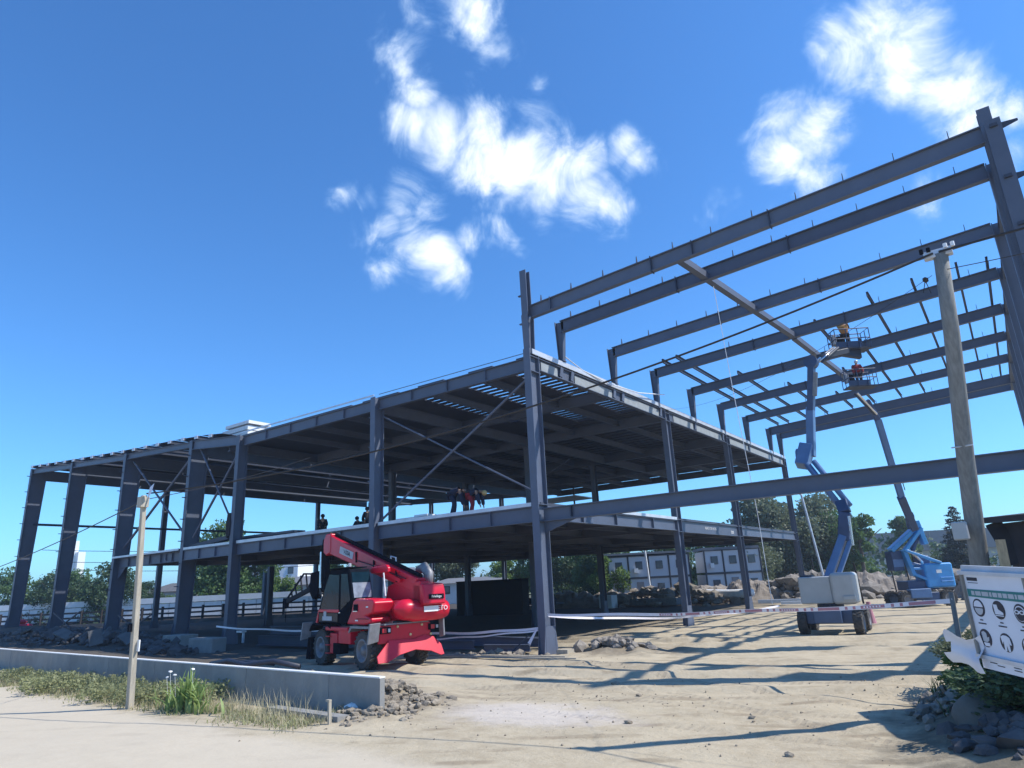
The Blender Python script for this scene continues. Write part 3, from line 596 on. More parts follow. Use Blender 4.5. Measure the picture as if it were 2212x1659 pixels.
# corner column, cleats and stub on top
cc = MB().ibeam((2.0, 23.75, 0), (2.0, 23.75, 15.95), 0.42, 0.42, (0, 1, 0)).build('column', STEEL, B)
MB().ibeam((1.9, 24.3, 0), (1.9, 24.3, 16.75), 0.4, 0.36, (0, 1, 0)).build('column', STEEL, B)
for z in (15.7, 13.9, 12.3, 10.6):
    MB().box((2.0, 23.5, z), (0.2, 0.10, 0.10)).build('cleat', STEELD, cc)
    MB().prism([(0, 0), (0.42, 0.10), (0.42, 0.18), (0, 0.22)], (2.21, 23.7, z-0.1), (1, 0, 0), (0, 0, 1), (0, 0.02, 0)).build('cleat', STEELD, cc)
# knee gusset at the corner rafter
# low horizontal beam at first-floor level
lb = MB().ibeam((XB+0.2, YA, 5.5), (6.5, YA, 5.5), 0.56, 0.3).build('beam', STEEL, B)
MB().prism([(0, 0), (1.6, 0), (0, -0.5)], (XB+0.2, YA+0.02, 5.24), (1, 0, 0), (0, 0, 1), (0, 0.03, 0)).build('knee_plate', STEEL, lb)
MB().box((XB+1.6, YA-0.10, 5.52), (0.05, 0.12, 0.42)).build('stiffener', STEELD, lb)
MB().ibeam((1.3, YA+0.2, 5.5), (1.3, 65, 5.5), 0.5, 0.3).build('beam', STEEL, B)
MB().box((1.0, YA-0.16, 5.5), (0.5, 0.1, 0.3)).build('end_plate', STEELD, lb)
# high eaves tie on the right and roof purlins
MB().ibeam((2.1, YA+0.3, 15.7), (2.1, 65, 15.7), 0.4, 0.3).build('eaves_beam', STEEL, B)
MB().bar((-8.75, 24.4, 15.1), (-7.7, 37.6, 15.15), 0.28, 0.3).build('roof_strut', STEEL, B)
MB().bar((-7.7, 37.8, 15.1), (-7.2, 49.3, 15.2), 0.28, 0.3).build('roof_strut', STEEL, B)
def cpurlin(x, y0, y1):
    z = zl+(zr-zl)*(x-XL)/(XR-XL)+0.14
    return MB().bar((x, y0, z), (x, y1, z), 0.03, 0.22).bar((x+0.04, y0, z+0.11), (x+0.04, y1, z+0.11), 0.10, 0.02).bar((x+0.04, y0, z-0.11), (x+0.04, y1, z-0.11), 0.10, 0.02).build('purlin', STEELD, B)
for x, ya, yb in ((-15.2, 37.0, 62), (-14.3, 37.0, 62), (-12.7, 43.4, 62), (-11.0, 49.2, 62), (-9.0, 55.2, 62), (-6.6, 38.0, 43.8), (-5.3, 43.4, 62), (-3.65, 36.3, 62), (-1.65, 36.3, 62), (0.25, 36.0, 62), (1.45, 36.5, 62), (-7.3, 49.0, 62)): cpurlin(x, ya, yb)

# ------------------------------------------------------------------ wheel helper (axis along local y)
def wheel(parent, x, y, r, w, side, name='wheel', lug=True, rimm=RIM, rr=0.55):
    o = MB().lathe([(r*0.60, -w/2), (r*0.9, -w/2), (r*0.97, -w*0.42), (r*0.97, w*0.42), (r*0.9, w/2), (r*0.60, w/2), (r*0.60, -w/2)], (x, y, r), 'y', 32).build(name, RUBBER, parent, smooth=False)
    if lug:
        t = MB()
        for k in range(22):
            for s_ in (-1, 1):
                a = 2*math.pi*(k+(0.5 if s_ > 0 else 0))/22
                Mx = Matrix.Rotation(-a, 3, 'Y')
                t.box(Vector((x, y+s_*w*0.26, r)) + Mx @ Vector((r*0.985, 0, 0)), (0.06, w*0.46, r*0.13), Mx @ Matrix.Rotation(s_*0.5, 3, 'X'))
        t.build('tread', RUBBER, o, kind='stuff')
    yo = y+side*w*0.5
    ri = MB().lathe([(r*0.62, yo), (r*0.60, yo+side*0.02), (r*0.52, yo), (r*0.48, yo-side*0.12), (r*0.25, yo-side*0.14), (r*0.24, yo-side*0.02), (0.001, yo-side*0.02)], (x, 0, r), 'y', 28)
    ri.lathe([(r*0.60, y-side*w*0.5), (0.001, y-side*w*0.4)], (x, 0, r), 'y', 20)
    ri.build('rim', rimm, o, smooth=True)
    return o

# ------------------------------------------------------------------ red rotating telehandler (local: x forward, y left)
T = thing('telehandler', 'red rotating telescopic handler with raised boom and black cab, parked before the steel frame', 'telehandler', (-21.6, 19.5, 0.0), math.atan2(0.235, -0.97), local=True)
T.location.z = G0(-21.6, 19.6)+0.02
for x, y, s in ((-1.78, 0.98, 1), (-1.78, -1.10, -1), (1.72, 0.98, 1), (1.72, -1.10, -1)): wheel(T, x, y, 0.67, 0.44, s)
ch = MB().box((0, -0.06, 0.98), (4.3, 0.9, 0.5)).box((0, -0.06, 1.28), (3.0, 1.7, 0.16)); ch.build('chassis', RED, T, 0.02)
# side step boxes and fenders
st = MB().box((0.55, 0.95, 0.86), (0.62, 0.5, 0.75)).box((-0.35, 0.95, 1.12), (1.0, 0.5, 0.5)).box((0.3, 0.95, 1.40), (1.9, 0.56, 0.14)).build('step_box', RED, T, 0.02)
for z in (0.5, 0.8, 1.12): MB().box((0.9, 1.24, z), (0.34, 0.12, 0.03)).build('step', RED, st)
MB().box((0.28, 1.02, 0.68), (0.55, 0.4, 0.4)).build('battery_box', DARKP, T, 0.02)
MB().prism([(-2.65, 1.35), (-2.45, 1.52), (-0.9, 1.52), (-0.75, 1.30), (-0.80, 1.26), (-1.0, 1.44), (-2.45, 1.44), (-2.6, 1.31)], (0, 0.72, 0), (1, 0, 0), (0, 0, 1), (0, 0.52, 0)).build('mudguard', MGREY, T)
MB().prism([(2.75, 1.30), (2.5, 1.56), (1.0, 1.56), (0.75, 1.44), (0.8, 1.40), (1.05, 1.50), (2.45, 1.50), (2.68, 1.27)], (0, 0.72, 0), (1, 0, 0), (0, 0, 1), (0, 0.52, 0)).build('mudguard', DARKP, T)
for x, y in ((-2.72, 1.05), (2.85, 1.12)):
    MB().prism([(0, 0), (0.40, -0.08), (0.36, 0.62), (-0.04, 0.64)], (x, y, 1.0), (0.15, 1, 0), (-0.12, 0, 1), (0.08, 0, 0)).build('stabiliser_pad', MGREY, T, 0.012)
MB().prism([(0, 0), (0.26, -0.06), (0.30, 0.62), (0.04, 0.68)], (-3.05, -1.62, 1.02), (1, 0.12, 0), (0, 0, 1), (0, 0.07, 0)).build('stabiliser_pad', MGREY, T, 0.01)
# front stabiliser foot (dark wedge at the left front)
MB().prism([(0, 0), (0.42, 0.0), (0.25, 0.85), (0.05, 0.85)], (2.55, 0.95, 0.18), (1, 0, 0), (0, 0, 1), (0, 0.3, 0)).build('front_stabiliser', DARKP, T, 0.01)
# rear stabiliser housing: vertical plate above, skirt plates sloping out below
rearp = MB().box((-2.62, -0.10, 1.22), (0.12, 2.2, 0.62)); rearp.build('rear_plate', RED, T, 0.015)
sk = MB()
poly = [(1.22, 0.30), (1.22, 0.52), (0.62, 1.02), (-0.45, 0.98), (-0.9, 1.10), (-1.30, 1.0), (-1.56, 0.72), (-1.60, 0.36), (-1.45, 0.34), (-1.05, 0.52), (-0.4, 0.62), (0.30, 0.50), (0.85, 0.30)]
f = lambda u, v: Vector((-2.70-0.42*(1.1-v), u, v))
n_ = len(poly); A1 = [f(u, v) for u, v in poly]; A2 = [p+Vector((0.05, 0, -0.01)) for p in A1]
sk.add(A1+A2, [tuple(range(n_)), tuple(range(2*n_-1, n_-1, -1))]+[(i, n_+i, n_+(i+1) % n_, (i+1) % n_) for i in range(n_)])
sk.build('rear_skirt', RED, T, 0.01, fixn=True)
MB().box((-2.72, -0.05, 1.57), (0.30, 1.9, 0.05)).build('rear_shelf', MGREY, T)
for y in (0.78, -1.30):
    l = MB().box((-2.73, y, 1.36), (0.12, 0.42, 0.22)).build('lamp_housing', DARKP, T, 0.01)
    MB().box((-2.80, y+0.08, 1.36), (0.03, 0.16, 0.15)).build('tail_lamp', LAMPR, l); MB().box((-2.80, y-0.12, 1.36), (0.03, 0.09, 0.12)).build('reverse_lamp', GALV, l)
for y, z in ((0.25, 1.46), (-0.8, 1.46), (-0.3, 1.15), (-1.2, 1.1)): MB().lathe([(0.001, -0.03), (0.045, -0.03), (0.05, 0.0)], (-2.69, y, z), 'x', 10).build('bolt', BRASS, T)
# slewing ring and turret base
MB().lathe([(0.001, 1.36), (0.78, 1.36), (0.78, 1.58), (0.001, 1.58)], (-0.3, -0.05, 0), 'z', 28).build('slew_ring', MGREY, T)
# cab
cab = MB().prism([(2.12, 1.60), (-0.2, 1.58), (-0.50, 1.62), (-0.90, 2.50), (-0.58, 3.62), (1.18, 3.66), (1.62, 2.95), (2.10, 2.10)], (0, 0.28, 0), (1, 0, 0), (0, 0, 1), (0, 0.88, 0)).build('cab', DARKP, T, 0.04, seg=2)
MB().prism([(1.86, 2.14), (0.24, 2.06), (0.22, 3.42), (1.10, 3.48), (1.52, 2.88)], (0, 1.17, 0), (1, 0, 0), (0, 0, 1), (0, 0.012, 0)).build('door_window', GLASS, cab)
MB().prism([(0.06, 2.10), (-0.74, 2.45), (-0.46, 3.44), (0.06, 3.46)], (0, 1.17, 0), (1, 0, 0), (0, 0, 1), (0, 0.012, 0)).build('quarter_window', GLASS, cab)
MB().prism([(1.95, 1.66), (0.30, 1.66), (0.30, 1.98), (1.98, 1.98)], (0, 1.17, 0), (1, 0, 0), (0, 0, 1), (0, 0.012, 0)).build('lower_window', GLASS, cab)
MB().prism([(2.02, 2.02), (0.20, 2.00), (0.20, 2.12), (1.98, 2.13)], (0, 1.165, 0), (1, 0, 0), (0, 0, 1), (0, 0.03, 0)).build('door_band', RED, cab, 0.01)
MB().box((1.2, 1.195, 1.78), (0.85, 0.012, 0.16)).box((1.4, 1.195, 1.95), (0.24, 0.012, 0.2)).build('sticker', SIGNG, cab)
MB().box((0.10, 1.20, 2.0), (0.16, 0.02, 0.03)).build('handle', CHROME, cab)
MB().hexa([(-0.915, 0.34, 2.54), (-0.895, 0.34, 2.54), (-0.895, 1.10, 2.54), (-0.915, 1.10, 2.54), (-0.755, 0.34, 3.10), (-0.735, 0.34, 3.10), (-0.735, 1.10, 3.10), (-0.755, 1.10, 3.10)]).build('rear_window', REFL, cab)
MB().hexa([(-0.755, 0.34, 3.11), (-0.735, 0.34, 3.11), (-0.735, 1.10, 3.11), (-0.755, 1.10, 3.11), (-0.645, 0.34, 3.50), (-0.625, 0.34, 3.50), (-0.625, 1.10, 3.50), (-0.645, 1.10, 3.50)]).build('rear_window', GLASS, cab)
MB().add([(-0.92, 0.34, 2.58), (-0.92, 0.34, 3.05), (-0.92, 0.60, 3.02), (-0.92, 0.95, 2.62)], [(0, 1, 2, 3)]).build('sticker', SIGNG, cab) if False else None
MB().box((0.95, 0.75, 2.35), (0.5, 0.5, 0.7)).build('seat', DARKP, cab)
MB().prism([(2.18, 1.58), (2.02, 2.12), (2.12, 2.10), (2.36, 1.60)], (0, 0.30, 0), (1, 0, 0), (0, 0, 1), (0, 0.86, 0)).build('cab_nose', RED, cab, 0.02)
MB().box((0.42, 0.72, 3.69), (1.62, 0.9, 0.05)).build('cab_roof', DARKP, cab, 0.02)
MB().lathe([(0.001, 3.72), (0.06, 3.72), (0.06, 3.84), (0.001, 3.86)], (-0.30, 1.0, 0), 'z', 10).build('beacon', GALV, cab)
# engine hood on the left, behind the cab
hood = MB().prism([(-0.45, 1.58), (-0.86, 2.10), (-0.95, 2.42), (-1.15, 2.50), (-2.45, 2.46), (-2.62, 2.35), (-2.48, 1.98), (-2.05, 1.88), (-2.40, 1.80), (-2.38, 1.64), (-1.9, 1.56)], (0, 0.35, 0), (1, 0, 0), (0, 0, 1), (0, 0.83, 0)).build('engine_hood', RED, T, 0.07, seg=3)
MB().box((-1.22, 1.19, 2.18), (0.34, 0.02, 0.24)).build('vent', DARKP, hood); MB().box((-1.22, 1.21, 2.05), (0.36, 0.03, 0.03)).build('handle', CHROME, hood)
MB().box((-1.75, 1.19, 1.78), (0.9, 0.012, 0.018)).build('seam', DARKP, hood); MB().box((-0.5, 1.19, 2.0), (0.014, 0.012, 0.8)).build('seam', DARKP, hood)
MB().box((-2.1, 1.19, 2.2), (0.16, 0.012, 0.05)).build('sticker', WHITE, hood); MB().box((-1.3, 1.19, 1.72), (0.22, 0.012, 0.05)).build('sticker', WHITE, hood)
# turret rear: boom pivot tower and counterweight
tw = MB().prism([(-0.6, 1.60), (-1.0, 2.9), (-1.6, 3.05), (-3.35, 3.02), (-3.42, 2.3), (-3.0, 1.62)], (0, -0.72, 0), (1, 0, 0), (0, 0, 1), (0, 0.42, 0)).build('boom_tower', RED, T, 0.03)
MB().prism([(-2.85, 2.96), (-3.52, 2.92), (-3.62, 2.62), (-3.64, 2.18), (-2.85, 2.18)], (0, -1.28, 0), (1, 0, 0), (0, 0, 1), (0, 0.98, 0)).build('rear_cover', RED, T, 0.07, seg=3)
# counterweight: rounded barrel across the rear
cw = MB(); prof = []
for k in range(13):
    t = k/12; y = 0.62-2.45*t; e = math.sqrt(max(0.0, 1-(2*t-1)**6)); prof.append((max(0.02, 0.40*e), y))
cwv = MB().lathe(prof, (-3.05, 0, 2.02), 'y', 24)
cwv.v = [(x if x < -3.05 else -3.05+(x+3.05)*1.5, y, 2.02+(z-2.02)*(1.05 if z < 2.02 else 0.85)+(0.06 if y > 0 else 0)) for x, y, z in cwv.v]
cwo = cwv.build('counterweight', RED, T, smooth=True)
MB().prism([(-1.4, 1.62), (-1.4, 2.35), (-2.9, 2.38), (-3.2, 1.75)], (0, -0.9, 0), (1, 0, 0), (0, 0, 1), (0, 1.2, 0)).build('turret_body', RED, T, 0.05, seg=2)
wp = MB().box((-3.468, -0.72, 2.03), (0.02, 0.62, 0.20)).build('name_plate', WHITE, cwo)
text_mesh('ETO', 0.24, WHITE, Matrix.Translation((-3.465, -1.24, 2.03)) @ Matrix.Rotation(R(-90), 4, 'Z') @ Matrix.Rotation(R(90), 4, 'X'), cwo)
bpnl = MB().box((-3.652, -0.84, 2.46), (0.02, 0.66, 0.17)).build('black_panel', DARKP, T)
text_mesh('Privilege', 0.13, WHITE, Matrix.Translation((-3.666, -0.84, 2.46)) @ Matrix.Rotation(R(-90), 4, 'Z') @ Matrix.Rotation(R(90), 4, 'X'), bpnl)
# boom: outer section from rear pivot to head
p0 = Vector((-3.05, -0.52, 2.88)); p1 = Vector((4.0, -0.30, 4.90)); bd = (p1-p0).normalized()
boom = MB().bar(p0, p1, 0.42, 0.52, h1=0.80, w1=0.44).build('boom', RED, T, 0.03)
MB().bar(p0+Vector((0, 0, 0.33)), p1+Vector((-0.1, 0, 0.46)), 0.16, 0.12, so=0.05).build('hose_track', DARKP, boom, 0.02)
upv = Vector((-bd.z, 0, bd.x))
MB().bar(p0+bd*1.2+upv*0.22, p1-bd*0.6+upv*0.33, 0.03, 0.09, so=-0.235).build('boom_rib', RED, boom)
MB().bar(p0+bd*0.9-upv*0.05+Vector((0, 0.28, 0)), p0+bd*2.9+upv*0.02+Vector((0, 0.28, 0)), 0.12, 0.14).build('boom_rib', RED, boom)
MB().prism([(0, 0), (1.35, 0), (1.35, 0.24), (0.15, 0.30), (0, 0.18)], (-1.75, -0.02, 3.42), (1, 0, 0), (0, 0, 1), (0, 0.16, 0)).build('boom_fairing', RED, T, 0.05, seg=2)
q = p0+bd*5.55; Mx = Matrix.Translation(q+Vector((0, 0.236, 0.0))) @ Matrix.Rotation(R(180), 4, 'Z') @ Matrix.Rotation(R(90), 4, 'X') @ Matrix.Rotation(math.atan2(bd.z, bd.x)*-1, 4, 'Z')
MB().bar(q-bd*0.62, q+bd*0.62, 0.012, 0.30, so=-0.226).build('name_board', SIGNG, boom)
text_mesh('VASSA', 0.26, SIGNK, Mx, boom)
for t_ in (0.18, 0.42, 0.63): MB().bar(p0+bd*7.3*t_+Vector((0, 0.235, -0.2)), p0+bd*7.3*t_+Vector((0.02, 0.245, 0.24)), 0.05, 0.06).build('clamp', DARKP, boom)
MB().tube([p0+bd*0.6+Vector((0, 0.26, 0.1)), p0+bd*3.0+Vector((0, 0.27, 0.02)), p0+bd*4.5+Vector((0, 0.26, -0.1))], 0.018, 6).build('hose', CABLE, boom)
for t_ in (2.2, 3.6): MB().lathe([(0.001, 0.245), (0.05, 0.245), (0.05, 0.0)], (p0.x+bd.x*t_, -0.45, p0.z+bd.z*t_), 'y', 10).build('bolt', BRASS, boom)
# boom head, fork-carriage with hanging jib
hd = MB().prism([(-0.35, 0.45), (0.20, 0.45), (0.42, 0.20), (0.42, -0.35), (0.12, -0.52), (-0.35, -0.40)], p1+Vector((0.05, -0.22, 0)), (1, 0, 0), (0, 0, 1), (0, 0.46, 0)).build('boom_head', RED, T, 0.06, seg=2)
MB().tube([p1+Vector((0.2, 0, 0.5)), p1+Vector((0.5, 0, 0.4)), p1+Vector((0.62, 0, 0)), p1+Vector((0.5, 0, -0.4))], 0.07, 8).build('hose', CABLE, T, smooth=True)
MB().prism([(0.45, 0.35), (0.75, 0.25), (0.95, -0.8), (1.0, -2.3), (0.75, -2.45), (0.45, -1.5)], p1+Vector((0, -0.15, 0)), (1, 0, 0), (0, 0, 1), (0, 0.3, 0)).build('carriage', DARKP, T, 0.03)
MB().tube([p1+Vector((0.78, 0.18, -0.3)), p1+Vector((0.72, 0.2, -1.9))], 0.06, 10).build('tilt_cylinder', CHROME, T)
MB().prism([(0.9, -1.15), (1.75, -1.2), (1.8, -2.1), (1.45, -2.4), (0.95, -2.2)], p1+Vector((0, -0.3, 0)), (1, 0, 0), (0, 0, 1), (0, 0.55, 0)).build('jib_mount', DARKP, T, 0.04)
MB().bar(p1+Vector((0.7, 0.1, -2.2)), p1+Vector((1.5, 0.1, -1.55)), 0.10, 0.20).bar(p1+Vector((0.25, 0.1, -3.0)), p1+Vector((0.95, 0.1, -1.95)), 0.08, 0.18).build('fork_arm', MGREY, T)
j0 = p1+Vector((1.75, 0, -1.35)); j1 = p1+Vector((4.9, 0.0, -2.45)); jb = MB()
jb.bar(j0+Vector((0, 0, -.5)), j1, 0.14, 0.2); jb.bar(j0+Vector((0.1, 0, 0.1)), j0+Vector((1.3, 0, 0.15)), 0.08, 0.08); jb.bar(j0+Vector((1.3, 0, 0.15)), j1+Vector((0, 0, 0.15)), 0.07, 0.07)
for t in (0.25, 0.45, 0.65, 0.8):
    a = j0+Vector((0, 0, -.5))+(j1-j0-Vector((0, 0, -.5)))*t; top = j0+Vector((1.3, 0, 0.15)); tt = min(1, max(0, (a.x-top.x)/(j1.x-top.x))); b_ = Vector((a.x+0.25, a.y, (top.z+(j1.z+0.15-top.z)*tt) if a.x > top.x else top.z-0.03)); jb.bar(a, b_, 0.06, 0.06)
jb.bar(j0+Vector((0.1, 0, 0)), j0+Vector((1.0, 0, -0.75)), 0.06, 0.08); jb.build('jib', BLACKC, T)
MB().prism([(0, 0), (0.35, 0.05), (0.3, -0.45), (0.05, -0.4)], j1+Vector((0, -0.1, 0.1)), (1, 0, 0), (0, 0, 1), (0, 0.2, 0)).tube([j1+Vector((0.15, 0, -0.3)), j1+Vector((0.15, 0, -1.0))], 0.02, 6).build('hook_block', DARKP, T)
# exhaust and grab handles
MB().tube([(-2.9, -1.0, 2.85), (-2.9, -1.0, 3.3), (-2.6, -1.0, 3.55), (-2.2, -1.0, 3.45)], [0.16, 0.2, 0.2, 0.16], 12).build('exhaust', MGREY, T, smooth=True)
MB().tube([(-0.7, -0.62, 3.75), (-0.7, -0.62, 4.08), (-1.1, -0.62, 4.0), (-1.1, -0.62, 3.6)], 0.03, 6).build('guard_rail', GALV, T)
MB().tube([(-2.15, 0.45, 2.55), (-2.0, 0.45, 3.4)], 0.03, 6).build('grab_rail', WHITE, T)

# ------------------------------------------------------------------ aerial work platforms
def basket(T_, c, yaw, w=1.85, l=0.95, m=BLUED, box_m=BLUED, up=Vector((0, 0, 1))):
    c = Vector(c); Mz = Matrix.Rotation(yaw, 3, 'Z')
    P_ = lambda x, y, z: c + Mz @ Vector((x, y, z))
    b = MB(); b.box(c, (w, l, 0.08), Mz); fl = b.build('platform', STEELD, T_)
    r = MB()
    for z in (0.55, 1.1):
        r.tube([P_(-w/2, -l/2, z), P_(w/2, -l/2, z), P_(w/2, l/2, z), P_(-w/2, l/2, z), P_(-w/2, -l/2, z)], 0.03, 6)
    for x in (-w/2, -w/6, w/6, w/2):
        for y in (-l/2, l/2): r.tube([P_(x, y, 0), P_(x, y, 1.1)], 0.025, 6)
    for y in (0,): r.tube([P_(w/2, y, 0), P_(w/2, y, 1.1)], 0.025, 6); r.tube([P_(-w/2, y, 0), P_(-w/2, y, 1.1)], 0.025, 6)
    r.build('guard_rail', m, T_)
    MB().box(P_(-w*0.12, -l/2+0.05, 0.22), (w*0.7, 0.05, 0.32), Mz).build('toe_board', box_m, T_)
    MB().box(P_(-w*0.25, l/2-0.1, 0.75), (0.6, 0.25, 0.4), Mz).build('control_box', DARKP, T_, 0.02)
    MB().box(P_(-w/2+0.1, 0, 0.6), (0.16, 0.4, 0.55), Mz).build('tool_box', SIGNG, T_, 0.02)
    return fl
L1 = thing('articulated_boom_lift', 'boom lift with grey engine cover and faded blue chassis just behind the barrier tape', 'boom lift', (-7.3, 33.6, 0), local=False)
yaw1 = 0.06
def bx(T_, name, c, d, m, rz, bev=0.0, seg=1, label=None): return MB().box(c, d, Matrix.Rotation(rz, 3, 'Z')).build(name, m, T_, bev, seg=seg, label=label)
c1 = Vector((-7.35, 33.9, 0)); ax = Vector((math.cos(yaw1), math.sin(yaw1), 0)); ay = Vector((-ax.y, ax.x, 0))
bx(L1, 'chassis', c1+Vector((0, 0, 0.72))-ay*0.6, (1.9, 0.5, 0.55), BLUEM, yaw1, 0.03)
bx(L1, 'axle_frame', c1+Vector((0, 0, 0.75)), (1.1, 2.6, 0.5), BLUEM, yaw1, 0.02)
bx(L1, 'step_plate', c1+Vector((0, 0, 1.02))-ay*0.88, (1.1, 0.12, 0.03), GALV, yaw1)
bx(L1, 'number_plate', c1+Vector((-0.12, 0, 0.88))-ay*0.86, (0.3, 0.02, 0.12), WHITE, yaw1)
def wheel_w(T_, c, r, w, dirv, side):
    """wheel with its axle along dirv"""
    m4 = Matrix.Translation(c) @ Vector((0, 1, 0)).rotation_difference(Vector(dirv)).to_matrix().to_4x4()
    o = MB().lathe([(r*0.60, -w/2), (r*0.9, -w/2), (r, -w*0.4), (r, w*0.4), (r*0.9, w/2), (r*0.60, w/2), (r*0.6, -w/2)], (0, 0, 0), 'y', 28); o.v = [tuple(m4 @ Vector(v)) for v in o.v]; o = o.build('wheel', RUBBER, T_)
    t = MB()
    for k in range(18):
        for s_ in (-1, 1):
            a = 2*math.pi*(k+(0.5 if s_ > 0 else 0))/18; Mx = Matrix.Rotation(-a, 3, 'Y')
            t.box(Mx @ Vector((r, 0, 0)) + Vector((0, s_*w*0.25, 0)), (0.06, w*0.44, r*0.14), Mx @ Matrix.Rotation(s_*0.45, 3, 'X'))
    t.v = [tuple(m4 @ Vector(v)) for v in t.v]; t.build('tread', RUBBER, o, kind='stuff')
    ri = MB().lathe([(r*0.62, side*w*0.5), (r*0.5, side*w*0.48), (r*0.45, side*w*0.25), (r*0.2, side*w*0.2), (0.001, side*w*0.32)], (0, 0, 0), 'y', 24); ri.v = [tuple(m4 @ Vector(v)) for v in ri.v]; ri.build('rim', RIM, o, smooth=True)
for sx in (-1, 1):
    for sy in (-1, 1): wheel_w(L1, c1+ax*sx*1.12+ay*(-0.65 if sy < 0 else 1.5)+Vector((0, 0, 0.50)), 0.5, 0.38, ax, sx)
MB().lathe([(0.001, 1.05), (0.55, 1.05), (0.55, 1.28), (0.001, 1.28)], c1, 'z', 24).build('slew_ring', STEELD, L1)
bx(L1, 'engine_cover', c1+Vector((-0.42, 0, 1.85))-ay*0.1, (1.35, 1.3, 1.15), GREYC, yaw1, 0.06, 2)
bx(L1, 'engine_cover', c1+Vector((0.75, 0, 1.90))-ay*0.15, (1.0, 1.4, 1.32), GREYC, yaw1, 0.16, 3)
bx(L1, 'hood_rib', c1+Vector((0.95, 0, 1.50))-ay*0.87, (0.5, 0.04, 0.16), GREYC, yaw1, 0.01)
bx(L1, 'filler_cap', c1+Vector((-0.8, 0, 2.46)), (0.5, 0.5, 0.08), STEELD, yaw1)
def arm(T_, name, pts, w, h, m, up=(1, 0, 0)):
    b = MB()
    for p, q_ in zip(pts, pts[1:]): b.bar(p, q_, w, h, up)
    return b.build(name, m, T_, 0.025)
a0 = (-7.35, 34.0, 2.2); a1 = (-6.45, 34.6, 4.15); a2 = (-6.12, 34.5, 5.3)
arm(L1, 'riser_arm', [a0, a1], 0.34, 0.40, BLUEG, (0, 1, 0))
arm(L1, 'riser_link', [(-6.95, 34.0, 2.2), (-6.15, 34.6, 4.0)], 0.2, 0.22, BLUEG, (0, 1, 0))
arm(L1, 'knee', [(-6.45, 34.6, 3.95), (-6.2, 34.6, 5.2), (-6.3, 34.8, 5.75)], 0.5, 0.36, BLUED, (0, 1, 0))
MB().tube([(-6.05, 34.2, 3.7), (-6.0, 34.2, 5.0)], 0.06, 8).build('cylinder', CHROME, L1)
MB().tube([(-6.35, 34.9, 5.4), (-7.65, 35.4, 7.75)], 0.15, 10).build('tower_boom', BLUEG, L1, smooth=True)
MB().tube([(-5.98, 34.9, 5.5), (-7.32, 35.4, 7.85)], 0.13, 10).build('tower_boom', BLUEG, L1, smooth=True)
arm(L1, 'joint_box', [(-7.95, 35.7, 7.7), (-7.65, 36.1, 8.75)], 0.62, 0.7, BLUEG, (0, 1, 0))
arm(L1, 'joint_arm', [(-8.2, 35.9, 8.45), (-7.5, 36.2, 8.35)], 0.35, 0.3, BLUEG)
arm(L1, 'fly_boom', [(-7.55, 36.2, 8.2), (-7.2, 36.24, 10.7)], 0.36, 0.5, BLUEG, (0, 1, 0))
arm(L1, 'fly_boom', [(-7.2, 36.24, 10.5), (-6.75, 36.1, 12.9)], 0.30, 0.52, BLUED, (0, 1, 0))
arm(L1, 'cylinder_guard', [(-6.85, 36.0, 11.2), (-6.6, 35.95, 12.4)], 0.2, 0.2, MGREY, (0, 1, 0))
MB().lathe([(0.001, -0.25), (0.33, -0.25), (0.33, 0.25), (0.001, 0.25)], (-6.75, 36.1, 13.0), 'y', 18).build('wrist_joint', BLUED, L1, smooth=False)
for o_ in (0, 0.14, 0.27): MB().tube([(-6.6+o_, 36.6, 13.15-o_*0.4), (-5.95+o_, 38.2, 14.15-o_*0.2)], 0.06, 8).build('jib_cylinder', CHROME if o_ < 0.2 else STEELD, L1, smooth=True)
arm(L1, 'jib_arm', [(-6.5, 37.0, 13.45), (-5.4, 39.2, 14.1)], 0.3, 0.3, STEELD)
arm(L1, 'platform_support', [(-5.9, 38.8, 14.1), (-4.9, 39.8, 13.9)], 0.5, 0.25, STEELD)
basket(L1, (-5.3, 39.6, 14.2), math.atan2(0.55, 0.83))
# second lift, bright blue
L2 = thing('articulated_boom_lift', 'bright blue boom lift with folded riser arms, farther back on the right by the rubble', 'boom lift', (-5.9, 55.2, 0))
c2 = Vector((-6.2, 55.1, 0)); yaw2 = math.atan2(0.56, 0.83); bxv = Vector((0.83, 0.56, 0)); byv = Vector((-0.56, 0.83, 0))
bx(L2, 'chassis', c2+Vector((0, 0, 0.65)), (1.6, 2.1, 0.5), BLUED, yaw2, 0.03)
bx(L2, 'battery_box', c2-byv*1.0-bxv*0.5+Vector((0, 0, 0.85)), (1.35, 0.6, 0.6), BLUEG, yaw2, 0.05, 2)
for sx in (-1, 1):
    for sy in (-1, 1): wheel_w(L2, c2+bxv*sx*1.35+byv*sy*1.0+Vector((0, 0, 0.5)), 0.5, 0.36, byv, -1)
bx(L2, 'turntable', c2+Vector((0, 0, 1.35)), (2.0, 1.5, 0.6), BLUED, yaw2, 0.03)
bx(L2, 'engine_cover', c2+bxv*1.15-byv*0.2+Vector((0, 0, 1.95)), (1.9, 1.5, 1.6), BLUE, yaw2, 0.14, 3)
for z in (1.55, 1.78): bx(L2, 'hood_rib', c2+bxv*1.55-byv*0.98+Vector((0, 0, z)), (0.85, 0.05, 0.07), BLUE, yaw2, 0.01)
bx(L2, 'sticker', c2+bxv*1.1-byv*0.98+Vector((0, 0, 2.2)), (0.34, 0.02, 0.22), WHITE, yaw2)
bx(L2, 'fuel_box', c2+bxv*0.8+byv*0.3+Vector((0, 0, 3.0)), (0.8, 0.6, 0.55), BLUED, yaw2, 0.05)
bx(L2, 'side_box', c2-bxv*1.30-byv*0.2+Vector((0, 0, 3.0)), (0.75, 0.9, 1.3), BLUED, yaw2, 0.05, 2)
